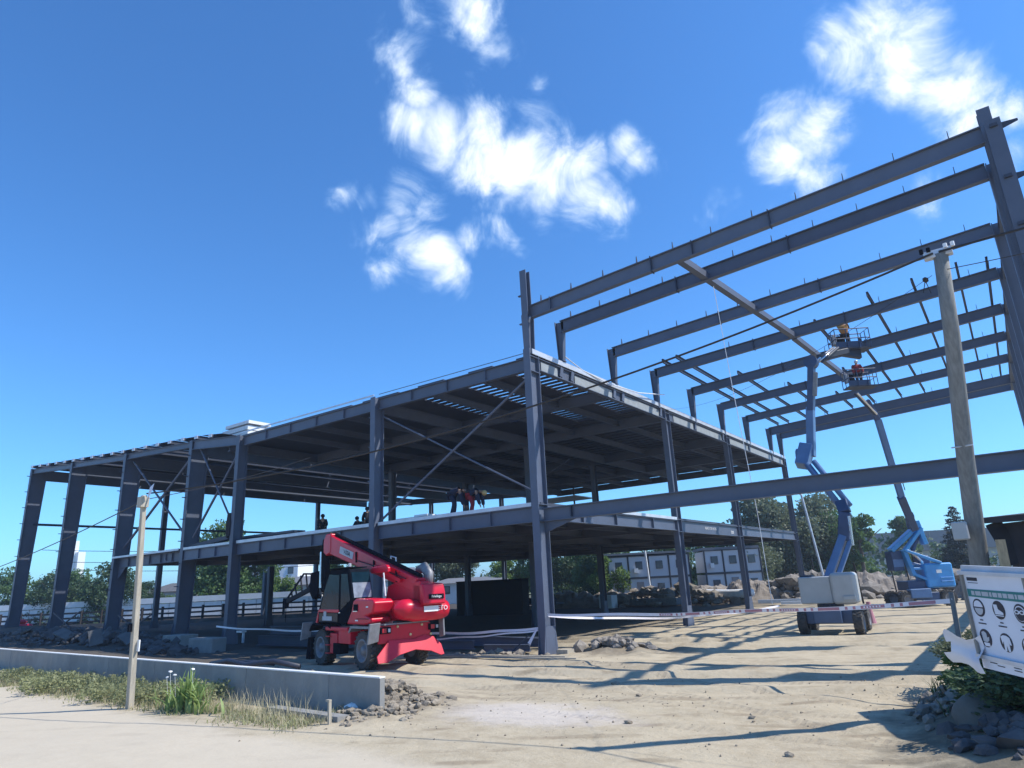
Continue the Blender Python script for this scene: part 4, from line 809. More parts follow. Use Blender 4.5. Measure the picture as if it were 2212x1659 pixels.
bx(L2, 'side_panel', c2-bxv*1.28-byv*0.66+Vector((0, 0, 2.85)), (0.70, 0.04, 0.5), BLUEG, yaw2, 0.01)
def P2(x, y, z): return c2+bxv*x+byv*y+Vector((0, 0, z))
arm(L2, 'riser_arm', [P2(-1.6, -0.5, 3.7), P2(0.3, -0.5, 5.1)], 0.3, 0.6, BLUE, tuple(byv))
arm(L2, 'riser_arm', [P2(-0.85, -0.85, 3.6), P2(0.6, -0.85, 5.1)], 0.2, 0.42, BLUE, tuple(byv))
arm(L2, 'mast_plate', [P2(0.45, -0.6, 5.6), P2(0.75, -0.6, 4.0)], 0.3, 0.5, BLUE, tuple(byv))
arm(L2, 'brace_arm', [P2(-0.8, -0.95, 3.65), P2(1.35, -0.95, 2.75)], 0.16, 0.28, BLUE, tuple(byv))
arm(L2, 'upright_arm', [P2(-0.85, -0.7, 3.7), P2(-0.5, -0.7, 2.0)], 0.26, 0.5, BLUE, tuple(byv))
arm(L2, 'lower_link', [P2(-0.6, -0.7, 2.15), P2(0.6, -0.7, 1.55)], 0.2, 0.42, BLUE, tuple(byv))
arm(L2, 'cross_link', [P2(-0.5, -0.6, 2.45), P2(0.4, -0.6, 2.4)], 0.16, 0.24, BLUE, tuple(byv))
arm(L2, 'inner_link', [P2(-0.5, -0.4, 2.9), P2(0.3, -0.4, 2.65)], 0.12, 0.2, BLUEG, tuple(byv))
arm(L2, 'dark_plate', [P2(-0.1, -0.3, 3.6), P2(0.5, -0.3, 4.6)], 0.2, 0.6, BLUED, tuple(byv))
MB().tube([P2(-0.3, -0.3, 3.9), P2(0.5, -0.3, 2.8)], 0.10, 8).build('cylinder', CHROME, L2)
arm(L2, 'boom', [(-5.75, 54.2, 5.2), (-5.5, 52.4, 5.9)], 0.3, 0.5, BLUED, tuple(bxv))
arm(L2, 'boom', [(-5.5, 53.6, 5.0), (-5.62, 51.0, 7.0)], 0.34, 0.46, BLUED, tuple(bxv))
arm(L2, 'boom', [(-5.6, 51.2, 6.8), (-5.78, 48.95, 11.9)], 0.28, 0.38, BLUEG, tuple(bxv))
arm(L2, 'boom', [(-5.78, 49.0, 11.8), (-6.1, 48.1, 13.1)], 0.24, 0.34, BLUED, tuple(bxv))
MB().tube([(-5.3, 50.9, 7.4), (-5.35, 50.2, 8.9)], 0.03, 6).build('hose', CABLE, L2)
for o_ in (0, 0.16): MB().tube([(-5.9+o_, 48.6, 12.2), (-6.6+o_, 47.2, 13.5)], 0.07, 8).build('jib_cylinder', CHROME if o_ else STEELD, L2)
basket(L2, (-6.1, 46.7, 13.7), yaw2, 1.8, 0.9)

# ------------------------------------------------------------------ people
def person(label, loc, J, cloth, legs, helmet=None, rz=0, hair=BLACKC, group=None, skinm=SKIN, sc=1.0):
    """J: joint positions: pelvis chest neck head Ls Le Lh Rs Re Rh Lk Lf Rk Rf"""
    T_ = thing('person', label, 'person', loc, rz, group, local=True); T_.scale = (sc, sc, sc)
    def skin(name, nodes, edges, m, parent, inflate=0.0, sub=1):
        me = bpy.data.meshes.new(name); me.from_pydata([J[n][0] if isinstance(J[n][0], tuple) else J[n] for n in nodes], [(nodes.index(a), nodes.index(b)) for a, b in edges], [])
        o = bpy.data.objects.new(name, me); C.objects.link(o); o.parent = parent; me.materials.append(m)
        mod = o.modifiers.new('skin', 'SKIN'); mod.use_smooth_shade = True
        for i, n in enumerate(nodes):
            r = RAD[n]+inflate; me.skin_vertices[0].data[i].radius = (r, r)
        me.skin_vertices[0].data[0].use_root = True
        s_ = o.modifiers.new('sub', 'SUBSURF'); s_.levels = sub; s_.render_levels = sub
        return o
    RAD = dict(pelvis=0.14, belly=0.13, chest=0.155, neck=0.06, head=0.085, top=0.085, Ls=0.075, Le=0.048, Lh=0.035, Lt=0.022, Rs=0.075, Re=0.048, Rh=0.035, Rt=0.022, Lp=0.095, Lk=0.065, Lf=0.045, Lo=0.04, Rp=0.095, Rk=0.065, Rf=0.045, Ro=0.04)
    pv, cvv, nk = Vector(J['pelvis']), Vector(J['chest']), Vector(J['neck'])
    J['belly'] = tuple((pv+cvv)/2); J['top'] = tuple(Vector(J['head'])+(Vector(J['head'])-nk).normalized()*0.10)
    for s_ in 'LR':
        h = Vector(J[s_+'h']); e = Vector(J[s_+'e']); J[s_+'t'] = tuple(h+(h-e).normalized()*0.13)
        J[s_+'p'] = tuple(pv+(Vector(J[s_+'k'])-pv).normalized()*0.12+Vector((0, 0.09 if s_ == 'L' else -0.09, 0)))
        ft = Vector(J[s_+'f']); J[s_+'o'] = tuple(ft+Vector((0.17, 0, -0.03)))
    nodes = ['pelvis', 'belly', 'chest', 'neck', 'head', 'top', 'Ls', 'Le', 'Lh', 'Lt', 'Rs', 'Re', 'Rh', 'Rt', 'Lp', 'Lk', 'Lf', 'Lo', 'Rp', 'Rk', 'Rf', 'Ro']
    ed_ = [('pelvis', 'belly'), ('belly', 'chest'), ('chest', 'neck'), ('neck', 'head'), ('head', 'top'), ('chest', 'Ls'), ('Ls', 'Le'), ('Le', 'Lh'), ('Lh', 'Lt'), ('chest', 'Rs'), ('Rs', 'Re'), ('Re', 'Rh'), ('Rh', 'Rt'), ('pelvis', 'Lp'), ('Lp', 'Lk'), ('Lk', 'Lf'), ('Lf', 'Lo'), ('pelvis', 'Rp'), ('Rp', 'Rk'), ('Rk', 'Rf'), ('Rf', 'Ro')]
    body = skin('body', nodes, ed_, skinm, T_)
    skin('jacket', ['belly', 'pelvis', 'chest', 'Ls', 'Le', 'Lh', 'Rs', 'Re', 'Rh'], [('belly', 'pelvis'), ('belly', 'chest'), ('chest', 'Ls'), ('Ls', 'Le'), ('Le', 'Lh'), ('chest', 'Rs'), ('Rs', 'Re'), ('Re', 'Rh')], cloth, T_, 0.045)
    skin('trousers', ['pelvis', 'Lp', 'Lk', 'Lf', 'Rp', 'Rk', 'Rf'], [('pelvis', 'Lp'), ('Lp', 'Lk'), ('Lk', 'Lf'), ('pelvis', 'Rp'), ('Rp', 'Rk'), ('Rk', 'Rf')], legs, T_, 0.035)
    hp = Vector(J['head']); dr = (Vector(J['top'])-hp).normalized()
    hm = MB().ico(hp+dr*0.07, 0.125, 2, 1, 0.0); hm.v = [tuple(v) for v in hm.v]
    hm.build('helmet' if helmet else 'hair', helmet or hair, T_, smooth=True)
    return T_
STAND = dict(pelvis=(0, 0, 0.95), chest=(0, 0, 1.32), neck=(0, 0, 1.50), head=(0.02, 0, 1.60), Ls=(0, 0.19, 1.40), Le=(0.05, 0.27, 1.13), Lh=(0.16, 0.26, 0.90), Rs=(0, -0.19, 1.40), Re=(0.05, -0.27, 1.13), Rh=(0.16, -0.26, 0.90), Lk=(0.02, 0.11, 0.50), Lf=(0, 0.12, 0.08), Rk=(0.02, -0.11, 0.50), Rf=(0, -0.12, 0.08))
BEND = dict(pelvis=(-0.12, 0, 0.92), chest=(0.30, 0, 1.02), neck=(0.50, 0, 0.98), head=(0.60, 0, 0.93), Ls=(0.36, 0.18, 0.98), Le=(0.42, 0.2, 0.66), Lh=(0.48, 0.18, 0.38), Rs=(0.36, -0.18, 0.98), Re=(0.44, -0.2, 0.66), Rh=(0.52, -0.16, 0.38), Lk=(-0.06, 0.14, 0.50), Lf=(-0.22, 0.15, 0.08), Rk=(0.10, -0.12, 0.50), Rf=(0.06, -0.14, 0.08))
KNEEL = dict(pelvis=(0, 0, 0.45), chest=(0.10, 0, 0.86), neck=(0.16, 0, 1.04), head=(0.19, 0, 1.14), Ls=(0.10, 0.19, 0.94), Le=(0.22, 0.24, 0.68), Lh=(0.42, 0.16, 0.56), Rs=(0.10, -0.19, 0.94), Re=(0.22, -0.24, 0.68), Rh=(0.42, -0.16, 0.56), Lk=(0.38, 0.14, 0.42), Lf=(0.30, 0.14, 0.08), Rk=(0.10, -0.14, 0.08), Rf=(-0.30, -0.14, 0.08))
RCH = dict(STAND); RCH.update(Le=(0.2, 0.24, 1.55), Lh=(0.3, 0.2, 1.85), Re=(0.25, -0.24, 1.35), Rh=(0.42, -0.2, 1.5))
FZT = FZ+0.15
person('worker in navy bending over at the deck edge, standing left of the one in red', (-21.95, 25.3, FZT), dict(BEND), NAVY, NAVY, None, R(12), sc=1.22)
person('bent worker in red trousers and tan helmet at the deck edge', (-21.05, 25.6, FZT), dict(BEND), NAVY, REDC, TANH, R(5), sc=1.1)
person('kneeling dark worker, leftmost of three small figures on the deck above the red machine', (-33.2, 26.3, FZT-0.1), dict(KNEEL), BLACKC, BLACKC, None, R(-40))
person('low crouching dark worker, middle of three small figures above the red machine', (-30.3, 26.6, FZT-0.45), dict(KNEEL), BLACKC, BLACKC, None, R(180))
person('dark clothed worker kneeling close to the middle front column on the upper floor', (-29.1, 26.2, FZT-0.05), dict(KNEEL), BLACKC, BLACKC, None, R(160))
person('worker in orange jacket standing with arm raised in the upper lift basket', (-5.45, 39.55, 14.24), dict(RCH), ORANGE, BLACKC, TANH, R(100))
person('worker in red jacket standing in the lower basket of the bright blue lift', (-6.1, 46.7, 13.74), dict(STAND), REDC, NAVY, SIGNG and GALV, R(-70))
person('dark clothed person standing on the ground by the fence, seen left of the red machine', (-38.6, 33.0, G0(-38.6, 33.0)), dict(STAND), BLACKC, BLACKC, None, R(-90), sc=1.05)

# ------------------------------------------------------------------ retaining wall in front
W0 = thing('concrete_wall', 'long low grey precast concrete wall, sunlit top painted white, behind the roadside weeds', 'wall', (-12.6, 11.72, 0))
wa = Vector((-12.5, 11.75, 0)); wb_ = Vector((-48, 14.2, 0)); wd = (wb_-wa).normalized(); wn_ = Vector((-wd.y, wd.x, 0))
L_ = (wb_-wa).length; npan = 18
for k in range(npan):
    p = wa+wd*(L_*k/npan+0.004); q = wa+wd*(L_*(k+1)/npan-0.008)
    w = random.uniform(-0.006, 0.006)
    MB().bar(p+Vector((0, w, 0.30)), q+Vector((0, w, 0.30)), 0.14, 1.06).build('panel', CONC, W0)
    MB().bar(p+Vector((0, 0, 0.845)), q+Vector((0, 0, 0.845)), 0.17, 0.03).build('painted_sunlit_top', GALV if False else WHITE, W0)  # white strip paints the sunlit top of the concrete wall
MB().bar((-12.9, 10.95, 0.06), (-15.8, 11.15, 0.06), 0.30, 0.16).build('footing', CONC, W0)
stake = MB().bar((-12.95, 10.62, -0.05), (-12.95, 10.60, 0.50), 0.05, 0.07, (0, 1, 0)).box((-12.98, 10.60, 0.50), (0.12, 0.07, 0.04))
mesh_thing(stake, 'survey_stake', WOODL, 'short pale wooden stake standing at the end of the low footing before the wall', 'stake', (-12.95, 10.61, 0))

# ------------------------------------------------------------------ poles and cables
PL = thing('utility_pole', 'thin square weathered wooden pole standing in the roadside weeds on the left', 'utility pole', (-20.45, 9.95, 0))
MB().bar((-20.5, 9.95, -0.2), (-20.24, 9.6, 5.75), 0.18, 0.16, (0, 1, 0), 0.14, 0.12).build('shaft', WOODL, PL, 0.012)
MB().box((-20.22, 9.58, 5.55), (0.26, 0.22, 0.3)).build('cap_box', WOODL, PL)
MB().add([(-20.05, 9.6, 5.6), (-19.95, 9.6, 5.95), (-19.75, 9.62, 6.05), (-19.85, 9.6, 5.75)], [(0, 1, 2, 3), (3, 2, 1, 0)]).build('torn_sheet', BAG, PL)
MB().box((-20.46, 9.72, 4.0-1.9), (0.10, 0.12, 0.22)).build('junction_box', DARKP, PL)
MB().box((-20.30, 9.9, 1.62), (0.16, 0.03, 0.30)).build('notice', WHITE, PL)
pass
PR = thing('utility_pole', 'tall round grey timber pole with an insulator bracket on top, standing behind the safety sign', 'utility pole', (-0.9, 16.8, 0.2))
MB().tube([(-0.93, 16.8, 0.1), (-0.72, 16.3, 2.5), (-0.5, 15.6, 4.7), (-0.22, 14.9, 7.0), (-0.08, 14.5, 8.5)], [0.19, 0.17, 0.155, 0.14, 0.125], 14).build('shaft', WOODP, PR, smooth=True)
MB().box((-0.12, 14.5, 8.5), (0.48, 0.16, 0.15)).build('crossarm', GALV, PR, 0.01)
for x in (-0.38, -0.26, 0.02, 0.14): MB().lathe([(0.001, 0.0), (0.035, 0.0), (0.035, 0.09), (0.001, 0.1)], (x, 14.42, 8.55), 'z', 8).build('insulator', DARKP if x < -0.2 else WHITE, PR)
MB().ico((-0.42, 14.5, 8.05), 0.06, 1, 3, 0.2).tube([(-0.42, 14.5, 8.05), (-0.5, 14.5, 7.8), (-0.38, 14.5, 7.75), (-0.42, 14.5, 8.0)], 0.008, 5).build('clamp', CABLE, PR)
MB().tube([(-0.68, 15.42, 4.9), (-0.32, 15.38, 4.9)], 0.015, 5).build('band', GALV, PR)
MB().box((-0.86, 15.7, 3.35), (0.26, 0.16, 0.34)).build('meter_box', GREYC, PR, 0.02)
def wire(p0, p1, sag, r, label, loc=None, name='cable', m=CABLE, cat='cable', n=24):
    p0 = Vector(p0); p1 = Vector(p1)
    pts = [p0+(p1-p0)*(k/n)-Vector((0, 0, 4*sag*(k/n)*(1-k/n))) for k in range(n+1)]
    return mesh_thing(MB().tube(pts, r, 6), name, m, label, cat, tuple(p0))
wire((-0.2, 14.4, 8.5), (-20.2, 9.65, 5.8), 0.75, 0.022, 'thick black cable sagging from the tall grey pole to the left roadside pole')
wire((-0.1, 14.4, 8.5), (16, 10.5, 8.9), 0.5, 0.022, 'thick black cable leaving the tall grey pole towards the right edge')
wire((-0.1, 14.5, 8.15), (16, 13.6, 8.1), 0.35, 0.008, 'thin black wire leaving the tall grey pole to the right below the thick cable')
wire((-0.3, 14.5, 8.1), (-17.0, 38.0, 12.9), 1.0, 0.005, 'thin dark wire rising from the tall grey pole to the deck edge among the rafters')
wire((-20.25, 9.6, 5.6), (-60.0, 14.0, 4.2), 0.5, 0.016, 'black wire running from the left roadside pole out of the left edge')
wire((-20.2, 9.6, 5.62), (-29.0, 22.0, 9.6), 0.15, 0.012, 'short dark wire from the left roadside pole up to the steel columns')
for k, (za, zb, ya) in enumerate(((12.0, 13.5, 95), (10.0, 12.2, 97), (8.6, 10.4, 99))):
    wire((-135, 48+k*3, za), (-70, 105, zb), 2.0, 0.05, ['upper', 'middle', 'lowest'][k]+' of the three distant power lines seen through the upper storey')
FP = thing('utility_pole', 'distant dark power pole with crossarm at the left edge above the trees', 'utility pole', (-127, 38, 0))
MB().tube([(-127, 38, 0), (-127, 38, 12.6)], [0.22, 0.15], 8).build('shaft', RAILM, FP); MB().box((-126.6, 38.2, 11.9), (2.2, 0.15, 0.15), Matrix.Rotation(R(35), 3, 'Z')).box((-126.6, 38.2, 11.0), (1.6, 0.15, 0.12), Matrix.Rotation(R(35), 3, 'Z')).build('crossarm', RAILM, FP)
FP2 = thing('utility_pole', 'distant steel power pole behind the corner column', 'utility pole', (-70, 105, 0))
MB().tube([(-70, 105, 0), (-70, 105, 14.2)], [0.22, 0.14], 8).build('shaft', RAILM, FP2)
# ropes
mesh_thing(MB().tube([(-8.3, 26.8, 14.6), (-8.15, 26.9, 10.0), (-7.9, 26.9, 5.0), (-7.85, 26.9, 1.6)], 0.014, 5), 'rope', ROPE, 'long white rope hanging straight down from the second rafter', 'rope', (-8.3, 26.8, 14.6))
mesh_thing(MB().tube([(-16.0, 26.8, 13.3), (-16.0, 28.5, 12.95), (-15.9, 31.0, 12.75), (-15.8, 34.5, 12.9), (-15.7, 38.0, 13.45)], 0.03, 5), 'rope', ROPE, 'slack white strap looping along the deck edge between the short columns', 'rope', (-16.0, 26.8, 13.3))

# ------------------------------------------------------------------ barrier tape
def tape(p0, p1, sag, w, label, text=True, n=30, tw=0.0):
    p0 = Vector(p0); p1 = Vector(p1); T_ = thing('barrier_tape', label, 'tape', tuple(p0))
    pt = lambda t: p0+(p1-p0)*t-Vector((0, 0, 4*sag*t*(1-t)+0.02*math.sin(t*17)))
    dn = lambda t: Vector((tw*math.sin(t*9), -0.25*math.sin(t*6+1), -1)).normalized()*w
    b = MB()
    for k in range(n):
        a, c = k/n, (k+1)/n; b.add([pt(a), pt(c), pt(c)+dn(c), pt(a)+dn(a)], [(0, 1, 2, 3)])
    b.build('strip', TAPEW, T_)
    if text:
        side = (p1-p0).cross(Vector((0, 0, 1))).normalized()*0.004
        Lt = (p1-p0).length; r = MB(); t = 0.02
        blocks = [(0.62, 1), (0.12, 0), (0.12, 0), (0.55, 1)]; k = 0; pos = Lt*0.42
        while pos < Lt-0.8:
            wd_, bigb = (0.60, 1) if k % 3 == 0 else (0.07, 0)
            a, c = pos/Lt, (pos+wd_)/Lt
            r = MB(); vv = [pt(q_)+dn(q_)*w_+side*s_ for s_ in (-1, 1) for q_, w_ in ((a, .14), (c, .14), (c, .86), (a, .86))]
            r.hexa(vv).build('printed_block' if bigb else 'printed_bar', TAPER, T_)
            if bigb and k % 2 == 0:
                for j_ in range(6):
                    a_ = a+(c-a)*(0.12+0.13*j_); c_ = a_+(c-a)*0.07; r = MB(); r.hexa([pt(q_)+dn(q_)*w_+side*s_*1.8 for s_ in (-1, 1) for q_, w_ in ((a_, .3), (c_, .3), (c_, .7), (a_, .7))]).build('printed_letter', TAPEW, T_)
            pos += wd_+(0.14 if k % 3 else 0.16); k += 1
    return T_
tape((-15.98, 24.0, 1.55), (-1.40, 17.7, 2.02), 0.10, 0.095, 'red and white printed barrier tape stretched from the corner column to the leaning stake')
tape((-15.95, 24.05, 1.50), (-10.6, 37.5, 1.05), 0.30, 0.09, 'plain pale sagging barrier tape from the corner column back towards the second lift', text=False, tw=0.3)
tape((-16.3, 24.0, 1.05), (-23.6, 22.9, 0.95), 0.12, 0.10, 'white barrier tape from the corner column passing behind the red machine', text=False)
tape((-16.3, 23.95, 0.95), (-22.0, 22.7, 0.65), 0.06, 0.06, 'lower thin white tape from the corner column passing behind the red machine', text=False)
tape((-25.0, 22.8, 1.05), (-37.6, 22.6, 1.25), 0.10, 0.09, 'white barrier tape running left from the red machine to the concrete plinths', text=False)
hang = MB().add([(-16.34, 23.8, 1.0), (-16.42, 23.82, 1.0), (-16.75, 23.6, 0.45), (-16.6, 23.6, 0.4)], [(0, 1, 2, 3)])
mesh_thing(hang, 'barrier_tape', TAPEW, 'loose white tape end wrapped around the foot of the corner column', 'tape', (-16.3, 23.8, 1.0))

# ------------------------------------------------------------------ safety sign, shed, right verge
S = thing('safety_sign', 'white safety notice board with teal band and round black pictograms at the right edge', 'sign', (-0.7, 10.6, 0.3))
so = Vector((-0.66, 10.48, 2.68)); sx_ = Vector((0.63, -0.85, -0.05)).normalized(); sdn = Vector((0, 0.02, -1)).normalized()
sn = sx_.cross(sdn).normalized(); sn = -sn if sn.y > 0 else sn
def SP(u, v, o=0.0): return so+sx_*u*1.5+sdn*v+sn*o
def squad(name, pts, m, o, parent):
    b = MB(); n = len(pts); a = [SP(u, v, o) for u, v in pts]; c = [SP(u, v, o+0.003) for u, v in pts]
    b.add(a+c, [tuple(range(n-1, -1, -1)), tuple(range(n, 2*n))]+[(i, (i+1) % n, n+(i+1) % n, n+i) for i in range(n)]); return b.build(name, m, parent)
def ell(u, v, a, b, n=24, t0=0, t1=2*math.pi): return [(u+a*math.cos(t0+(t1-t0)*k/n), v+b*math.sin(t0+(t1-t0)*k/n)) for k in range(n if t1-t0 > 6.2 else n+1)]
bw = 1.3; bh = 1.0
board = MB().hexa([SP(0, bh+0.14, -0.02), SP(bw, bh+0.14, -0.02), SP(bw, bh+0.14, 0), SP(0, bh+0.14, 0), SP(0, 0, -0.02), SP(bw, 0, -0.02), SP(bw, 0, 0), SP(0, 0, 0)]).build('board', SIGNW, S, fixn=True)
for (a, b_) in (((-.02, 0.02), (bw, 0.02)), ((-.02, bh), (bw, bh))): MB().bar(SP(*a, 0.02), SP(*b_, 0.02), 0.05, 0.045, sdn).build('frame_rail', GALV, S)
MB().bar(SP(0, 0, 0.015), SP(0, bh, 0.015), 0.04, 0.035, sx_).build('frame_side', WOODP, S); MB().bar(SP(0.70, 0, 0.012), SP(0.70, bh, 0.012), 0.03, 0.03, sx_).build('frame_side', WOODP, S)
MB().bar(SP(-0.01, -0.03, -0.03), SP(bw, -0.03, -0.03), 0.05, 0.07, sdn).build('top_rail', GALV, S)
squad('logo', [(0.045, 0.075), (0.17, 0.075), (0.17, 0.115), (0.045, 0.115)], SIGNK, 0.001, board)
squad('rule', [(0.05, 0.135), (0.17, 0.135), (0.17, 0.142), (0.05, 0.142)], SIGNK, 0.001, board)
squad('teal_band', [(0.02, 0.215), (0.68, 0.205), (0.68, 0.315), (0.02, 0.305)], TEAL, 0.001, board)
u = 0.07
for wq in (0.035, 0.065, 0.075, 0.025, 0.05, 0.04, 0.045, 0.06, 0.02, 0.06, 0.03):
    squad('band_letter', [(u, 0.235), (u+wq, 0.235), (u+wq, 0.285), (u, 0.285)], SIGNG, 0.005, board); u += wq+0.012
def icon(u, v, kind):
    a, b_ = 0.068, 0.105
    d = squad('pictogram', ell(u, v, a, b_), SIGNK, 0.001, board)
    if kind == 'helmet':
        squad('helmet_shape', ell(u, v-0.01, 0.052, 0.075, 14, math.pi, 2*math.pi), SIGNW, 0.005, d); squad('face_shape', ell(u, v+0.005, 0.048, 0.078, 14, 0, math.pi), SIGNG, 0.005, d)
    if kind == 'boot': squad('boot_shape', [(u-.05, v-.06), (u-.01, v-.06), (u-.005, v-.01), (u+.045, v+.025), (u+.045, v+.05), (u-.045, v+.05)], SIGNW, 0.005, d); squad('sole_shape', [(u-.045, v+.058), (u+.045, v+.058), (u+.045, v+.068), (u-.045, v+.068)], SIGNW, 0.005, d)
    if kind == 'goggles':
        squad('head_ring', ell(u, v, 0.055, 0.085), SIGNW, 0.005, d); squad('head_fill', ell(u, v+0.004, 0.047, 0.075), SIGNK, 0.009, d)
        for s_ in (-1, 1): squad('lens_ring', ell(u+s_*0.026, v-0.015, 0.027, 0.024), SIGNW, 0.013, d); squad('lens', ell(u+s_*0.026, v-0.015, 0.013, 0.012), SIGNK, 0.017, d)
    if kind == 'glove': squad('glove_shape', [(u-.035, v-.065), (u-.005, v-.08), (u+.02, v-.06), (u+.02, v-.01), (u+.045, v-.02), (u+.04, v+.02), (u+.01, v+.045), (u-.03, v+.04)], SIGNG, 0.005, d); squad('cuff_shape', [(u-.03, v+.05), (u+.035, v+.05), (u+.04, v+.09), (u-.02, v+.09)], SIGNW, 0.005, d)
    if kind == 'overall': squad('overall_shape', [(u-.05, v-.06), (u-.02, v-.08), (u+.015, v-.08), (u+.045, v-.06), (u+.055, v+.02), (u+.035, v+.02), (u+.03, v-.03), (u+.03, v+.02), (u+.03, v+.095), (u+.01, v+.095), (u, v+.02), (u-.01, v+.095), (u-.03, v+.095), (u-.025, v-.02), (u-.04, v+.02)], SIGNW, 0.005, d)
    if kind == 'vest': 
        for s_ in (-1, 1): squad('vest_half', [(u+s_*.005, v-.07), (u+s_*.03, v-.08), (u+s_*.045, v-.05), (u+s_*.045, v+.0), (u+s_*.005, v+.01)], SIGNW, 0.005, d)
        squad('vest_base', [(u-.045, v+.025), (u+.045, v+.025), (u+.04, v+.08), (u-.04, v+.08)], SIGNW, 0.005, d)
for u_, v_, k in ((0.115, 0.43, 'helmet'), (0.345, 0.43, 'boot'), (0.575, 0.44, 'goggles'), (0.115, 0.78, 'glove'), (0.345, 0.79, 'overall'), (0.575, 0.80, 'vest'), (0.82, 0.44, 'boot'), (1.06, 0.44, 'helmet'), (0.82, 0.79, 'glove')):
    icon(u_, v_, k)
    if v_ < 0.6:
        for w_, dy in ((0.035, 0.135), (0.09, 0.175)): squad('caption', [(u_-w_/2, v_+dy), (u_+w_/2, v_+dy), (u_+w_/2, v_+dy+0.014), (u_-w_/2, v_+dy+0.014)], SIGNK, 0.001, board)
for u_, v_ in ((0.14, 1.05), (0.22, 1.07), (0.40, 1.05), (0.40, 1.08)): squad('caption', [(u_-0.04, v_), (u_+0.04, v_), (u_+0.04, v_+0.010), (u_-0.04, v_+0.010)], SIGNK, 0.001, board)
for u_ in (0.42, 1.2): MB().bar(SP(u_, 0.02, -0.10), SP(u_, 2.5, -0.10), 0.06, 0.06).build('post', WOODP, S)
bag = MB(); gN = 7
for i in range(gN):
    for j in range(gN):
        u_, v_ = i/(gN-1), j/(gN-1)
        p = SP(-0.36+0.44*u_, 0.78+0.38*v_, 0.05+0.05*math.sin(5*u_+3*v_)+0.03*math.cos(9*v_)) + Vector((0, 0, 0.05*math.sin(7*u_)*(1 if j == 0 else .4)-0.04*(u_ if j == gN-1 else 0)))
        bag.v.append(tuple(p))
for i in range(gN-1):
    for j in range(gN-1):
        if (i, j) in ((0, 2), (0, 3)): continue
        bag.f.append((i*gN+j, (i+1)*gN+j, (i+1)*gN+j+1, i*gN+j+1))
mesh_thing(bag, 'torn_poster', BAG, 'torn pale blue-white plastic sheet flapping beside the lower left corner of the sign', 'plastic sheet', tuple(SP(-0.1, 1.0)), smooth=True)
mesh_thing(MB().bar((-1.42, 17.0, 0.1), (-1.40, 17.8, 2.15), 0.09, 0.09, (0, 1, 0)), 'fence_stake', WOODP, 'leaning wooden stake rising out of the rocks left of the sign', 'stake', (-1.4, 15.6, 0.1))
SH = thing('shed', 'dark tarpaulin covered shed behind the sign and tall pole at the right edge', 'shed', (-0.4, 18.5, 0.8))
MB().hexa([(-0.50, 17.3, 3.52), (1.5, 13.4, 3.35), (6.5, 15.5, 3.6), (3.0, 21.0, 3.85), (-0.50, 17.3, 3.64), (1.5, 13.4, 3.47), (6.5, 15.5, 3.72), (3.0, 21.0, 3.97)]).build('roof', TARP, SH, fixn=True)
MB().hexa([(-0.2, 17.4, 0.2), (1.65, 13.9, 0.2), (1.72, 13.95, 0.2), (-0.13, 17.45, 0.2), (-0.2, 17.4, 3.5), (1.65, 13.9, 3.33), (1.72, 13.95, 3.33), (-0.13, 17.45, 3.5)]).build('front_wall', TARP, SH, fixn=True)
MB().hexa([(-0.2, 17.4, 0.2), (-0.1, 17.4, 0.2), (2.9, 20.7, 0.2), (2.8, 20.7, 0.2), (-0.2, 17.4, 3.5), (-0.1, 17.4, 3.5), (2.9, 20.7, 3.8), (2.8, 20.7, 3.8)]).build('side_wall', TARP, SH, fixn=True)
MB().bar((-0.35, 17.3, 3.52), (-0.1, 17.2, 2.7), 0.03, 0.3, (1, 0, 0)).build('loose_flap', TARP, SH)
MB().bar((-0.30, 15.9, 2.45), (-0.28, 16.0, 3.15), 0.16, 0.03, (0, 1, 0)).build('plank', PLANK, SH)
def rockpile(pts, m, label, name='rubble_pile', n=60, r=(0.06, 0.2), spread=(1, 1), h=0.4, seed=1, loc=None, cat='rubble'):
    rd = random.Random(seed); b = MB(); cxp, cyp = pts
    for k in range(n):
        a = rd.gauss(0, 0.42); c = rd.gauss(0, 0.42); a = max(-1.1, min(1.1, a)); c = max(-1.1, min(1.1, c)); x = cxp+a*spread[0]; y = cyp+c*spread[1]
        rr = rd.uniform(*r)*(1 if rd.random() < 0.85 else 1.6)
        z = G0(x, y)+h*max(0, 1-a*a-c*c)*rd.uniform(0.3, 1)
        b.ico((x, y, z), rr, 1, rd.random()*50, 0.35, (rd.uniform(.7, 1.4), rd.uniform(.7, 1.3), rd.uniform(.5, .9)))
    o = mesh_thing(b, name, m, label, cat, (cxp, cyp, 0)); o['kind'] = 'stuff'; return o
rockpile((-13.0, 12.4), ROCK, 'heap of broken clods and stones at the end of the concrete wall', n=700, r=(0.02, 0.10), spread=(1.25, 1.6), h=0.10, seed=3)
rockpile((-13.8, 12.9), ROCK, 'upper clods leaning on the end of the concrete wall', n=260, r=(0.03, 0.12), spread=(0.7, 1.0), h=0.12, seed=13)
rockpile((-1.7, 16.8), DROCK, 'stones and broken clods at the foot of the right verge', n=160, r=(0.03, 0.12), spread=(0.8, 2.6), h=0.3, seed=5)
rockpile((-0.7, 13.0), ROCKD, 'flat pale stones lying below the sign at the lower right corner', n=60, r=(0.05, 0.17), spread=(0.9, 0.9), h=0.12, seed=6)
rockpile((-13.7, 25.4), DROCK, 'brown broken lumps of soil right of the corner column', n=60, r=(0.07, 0.24), spread=(1.9, 0.7), h=0.3, seed=7)
rockpile((-17.9, 23.2), ROCK, 'small rubble between the red machine and the corner column', n=80, r=(0.05, 0.16), spread=(2.3, 0.6), h=0.12, seed=8)
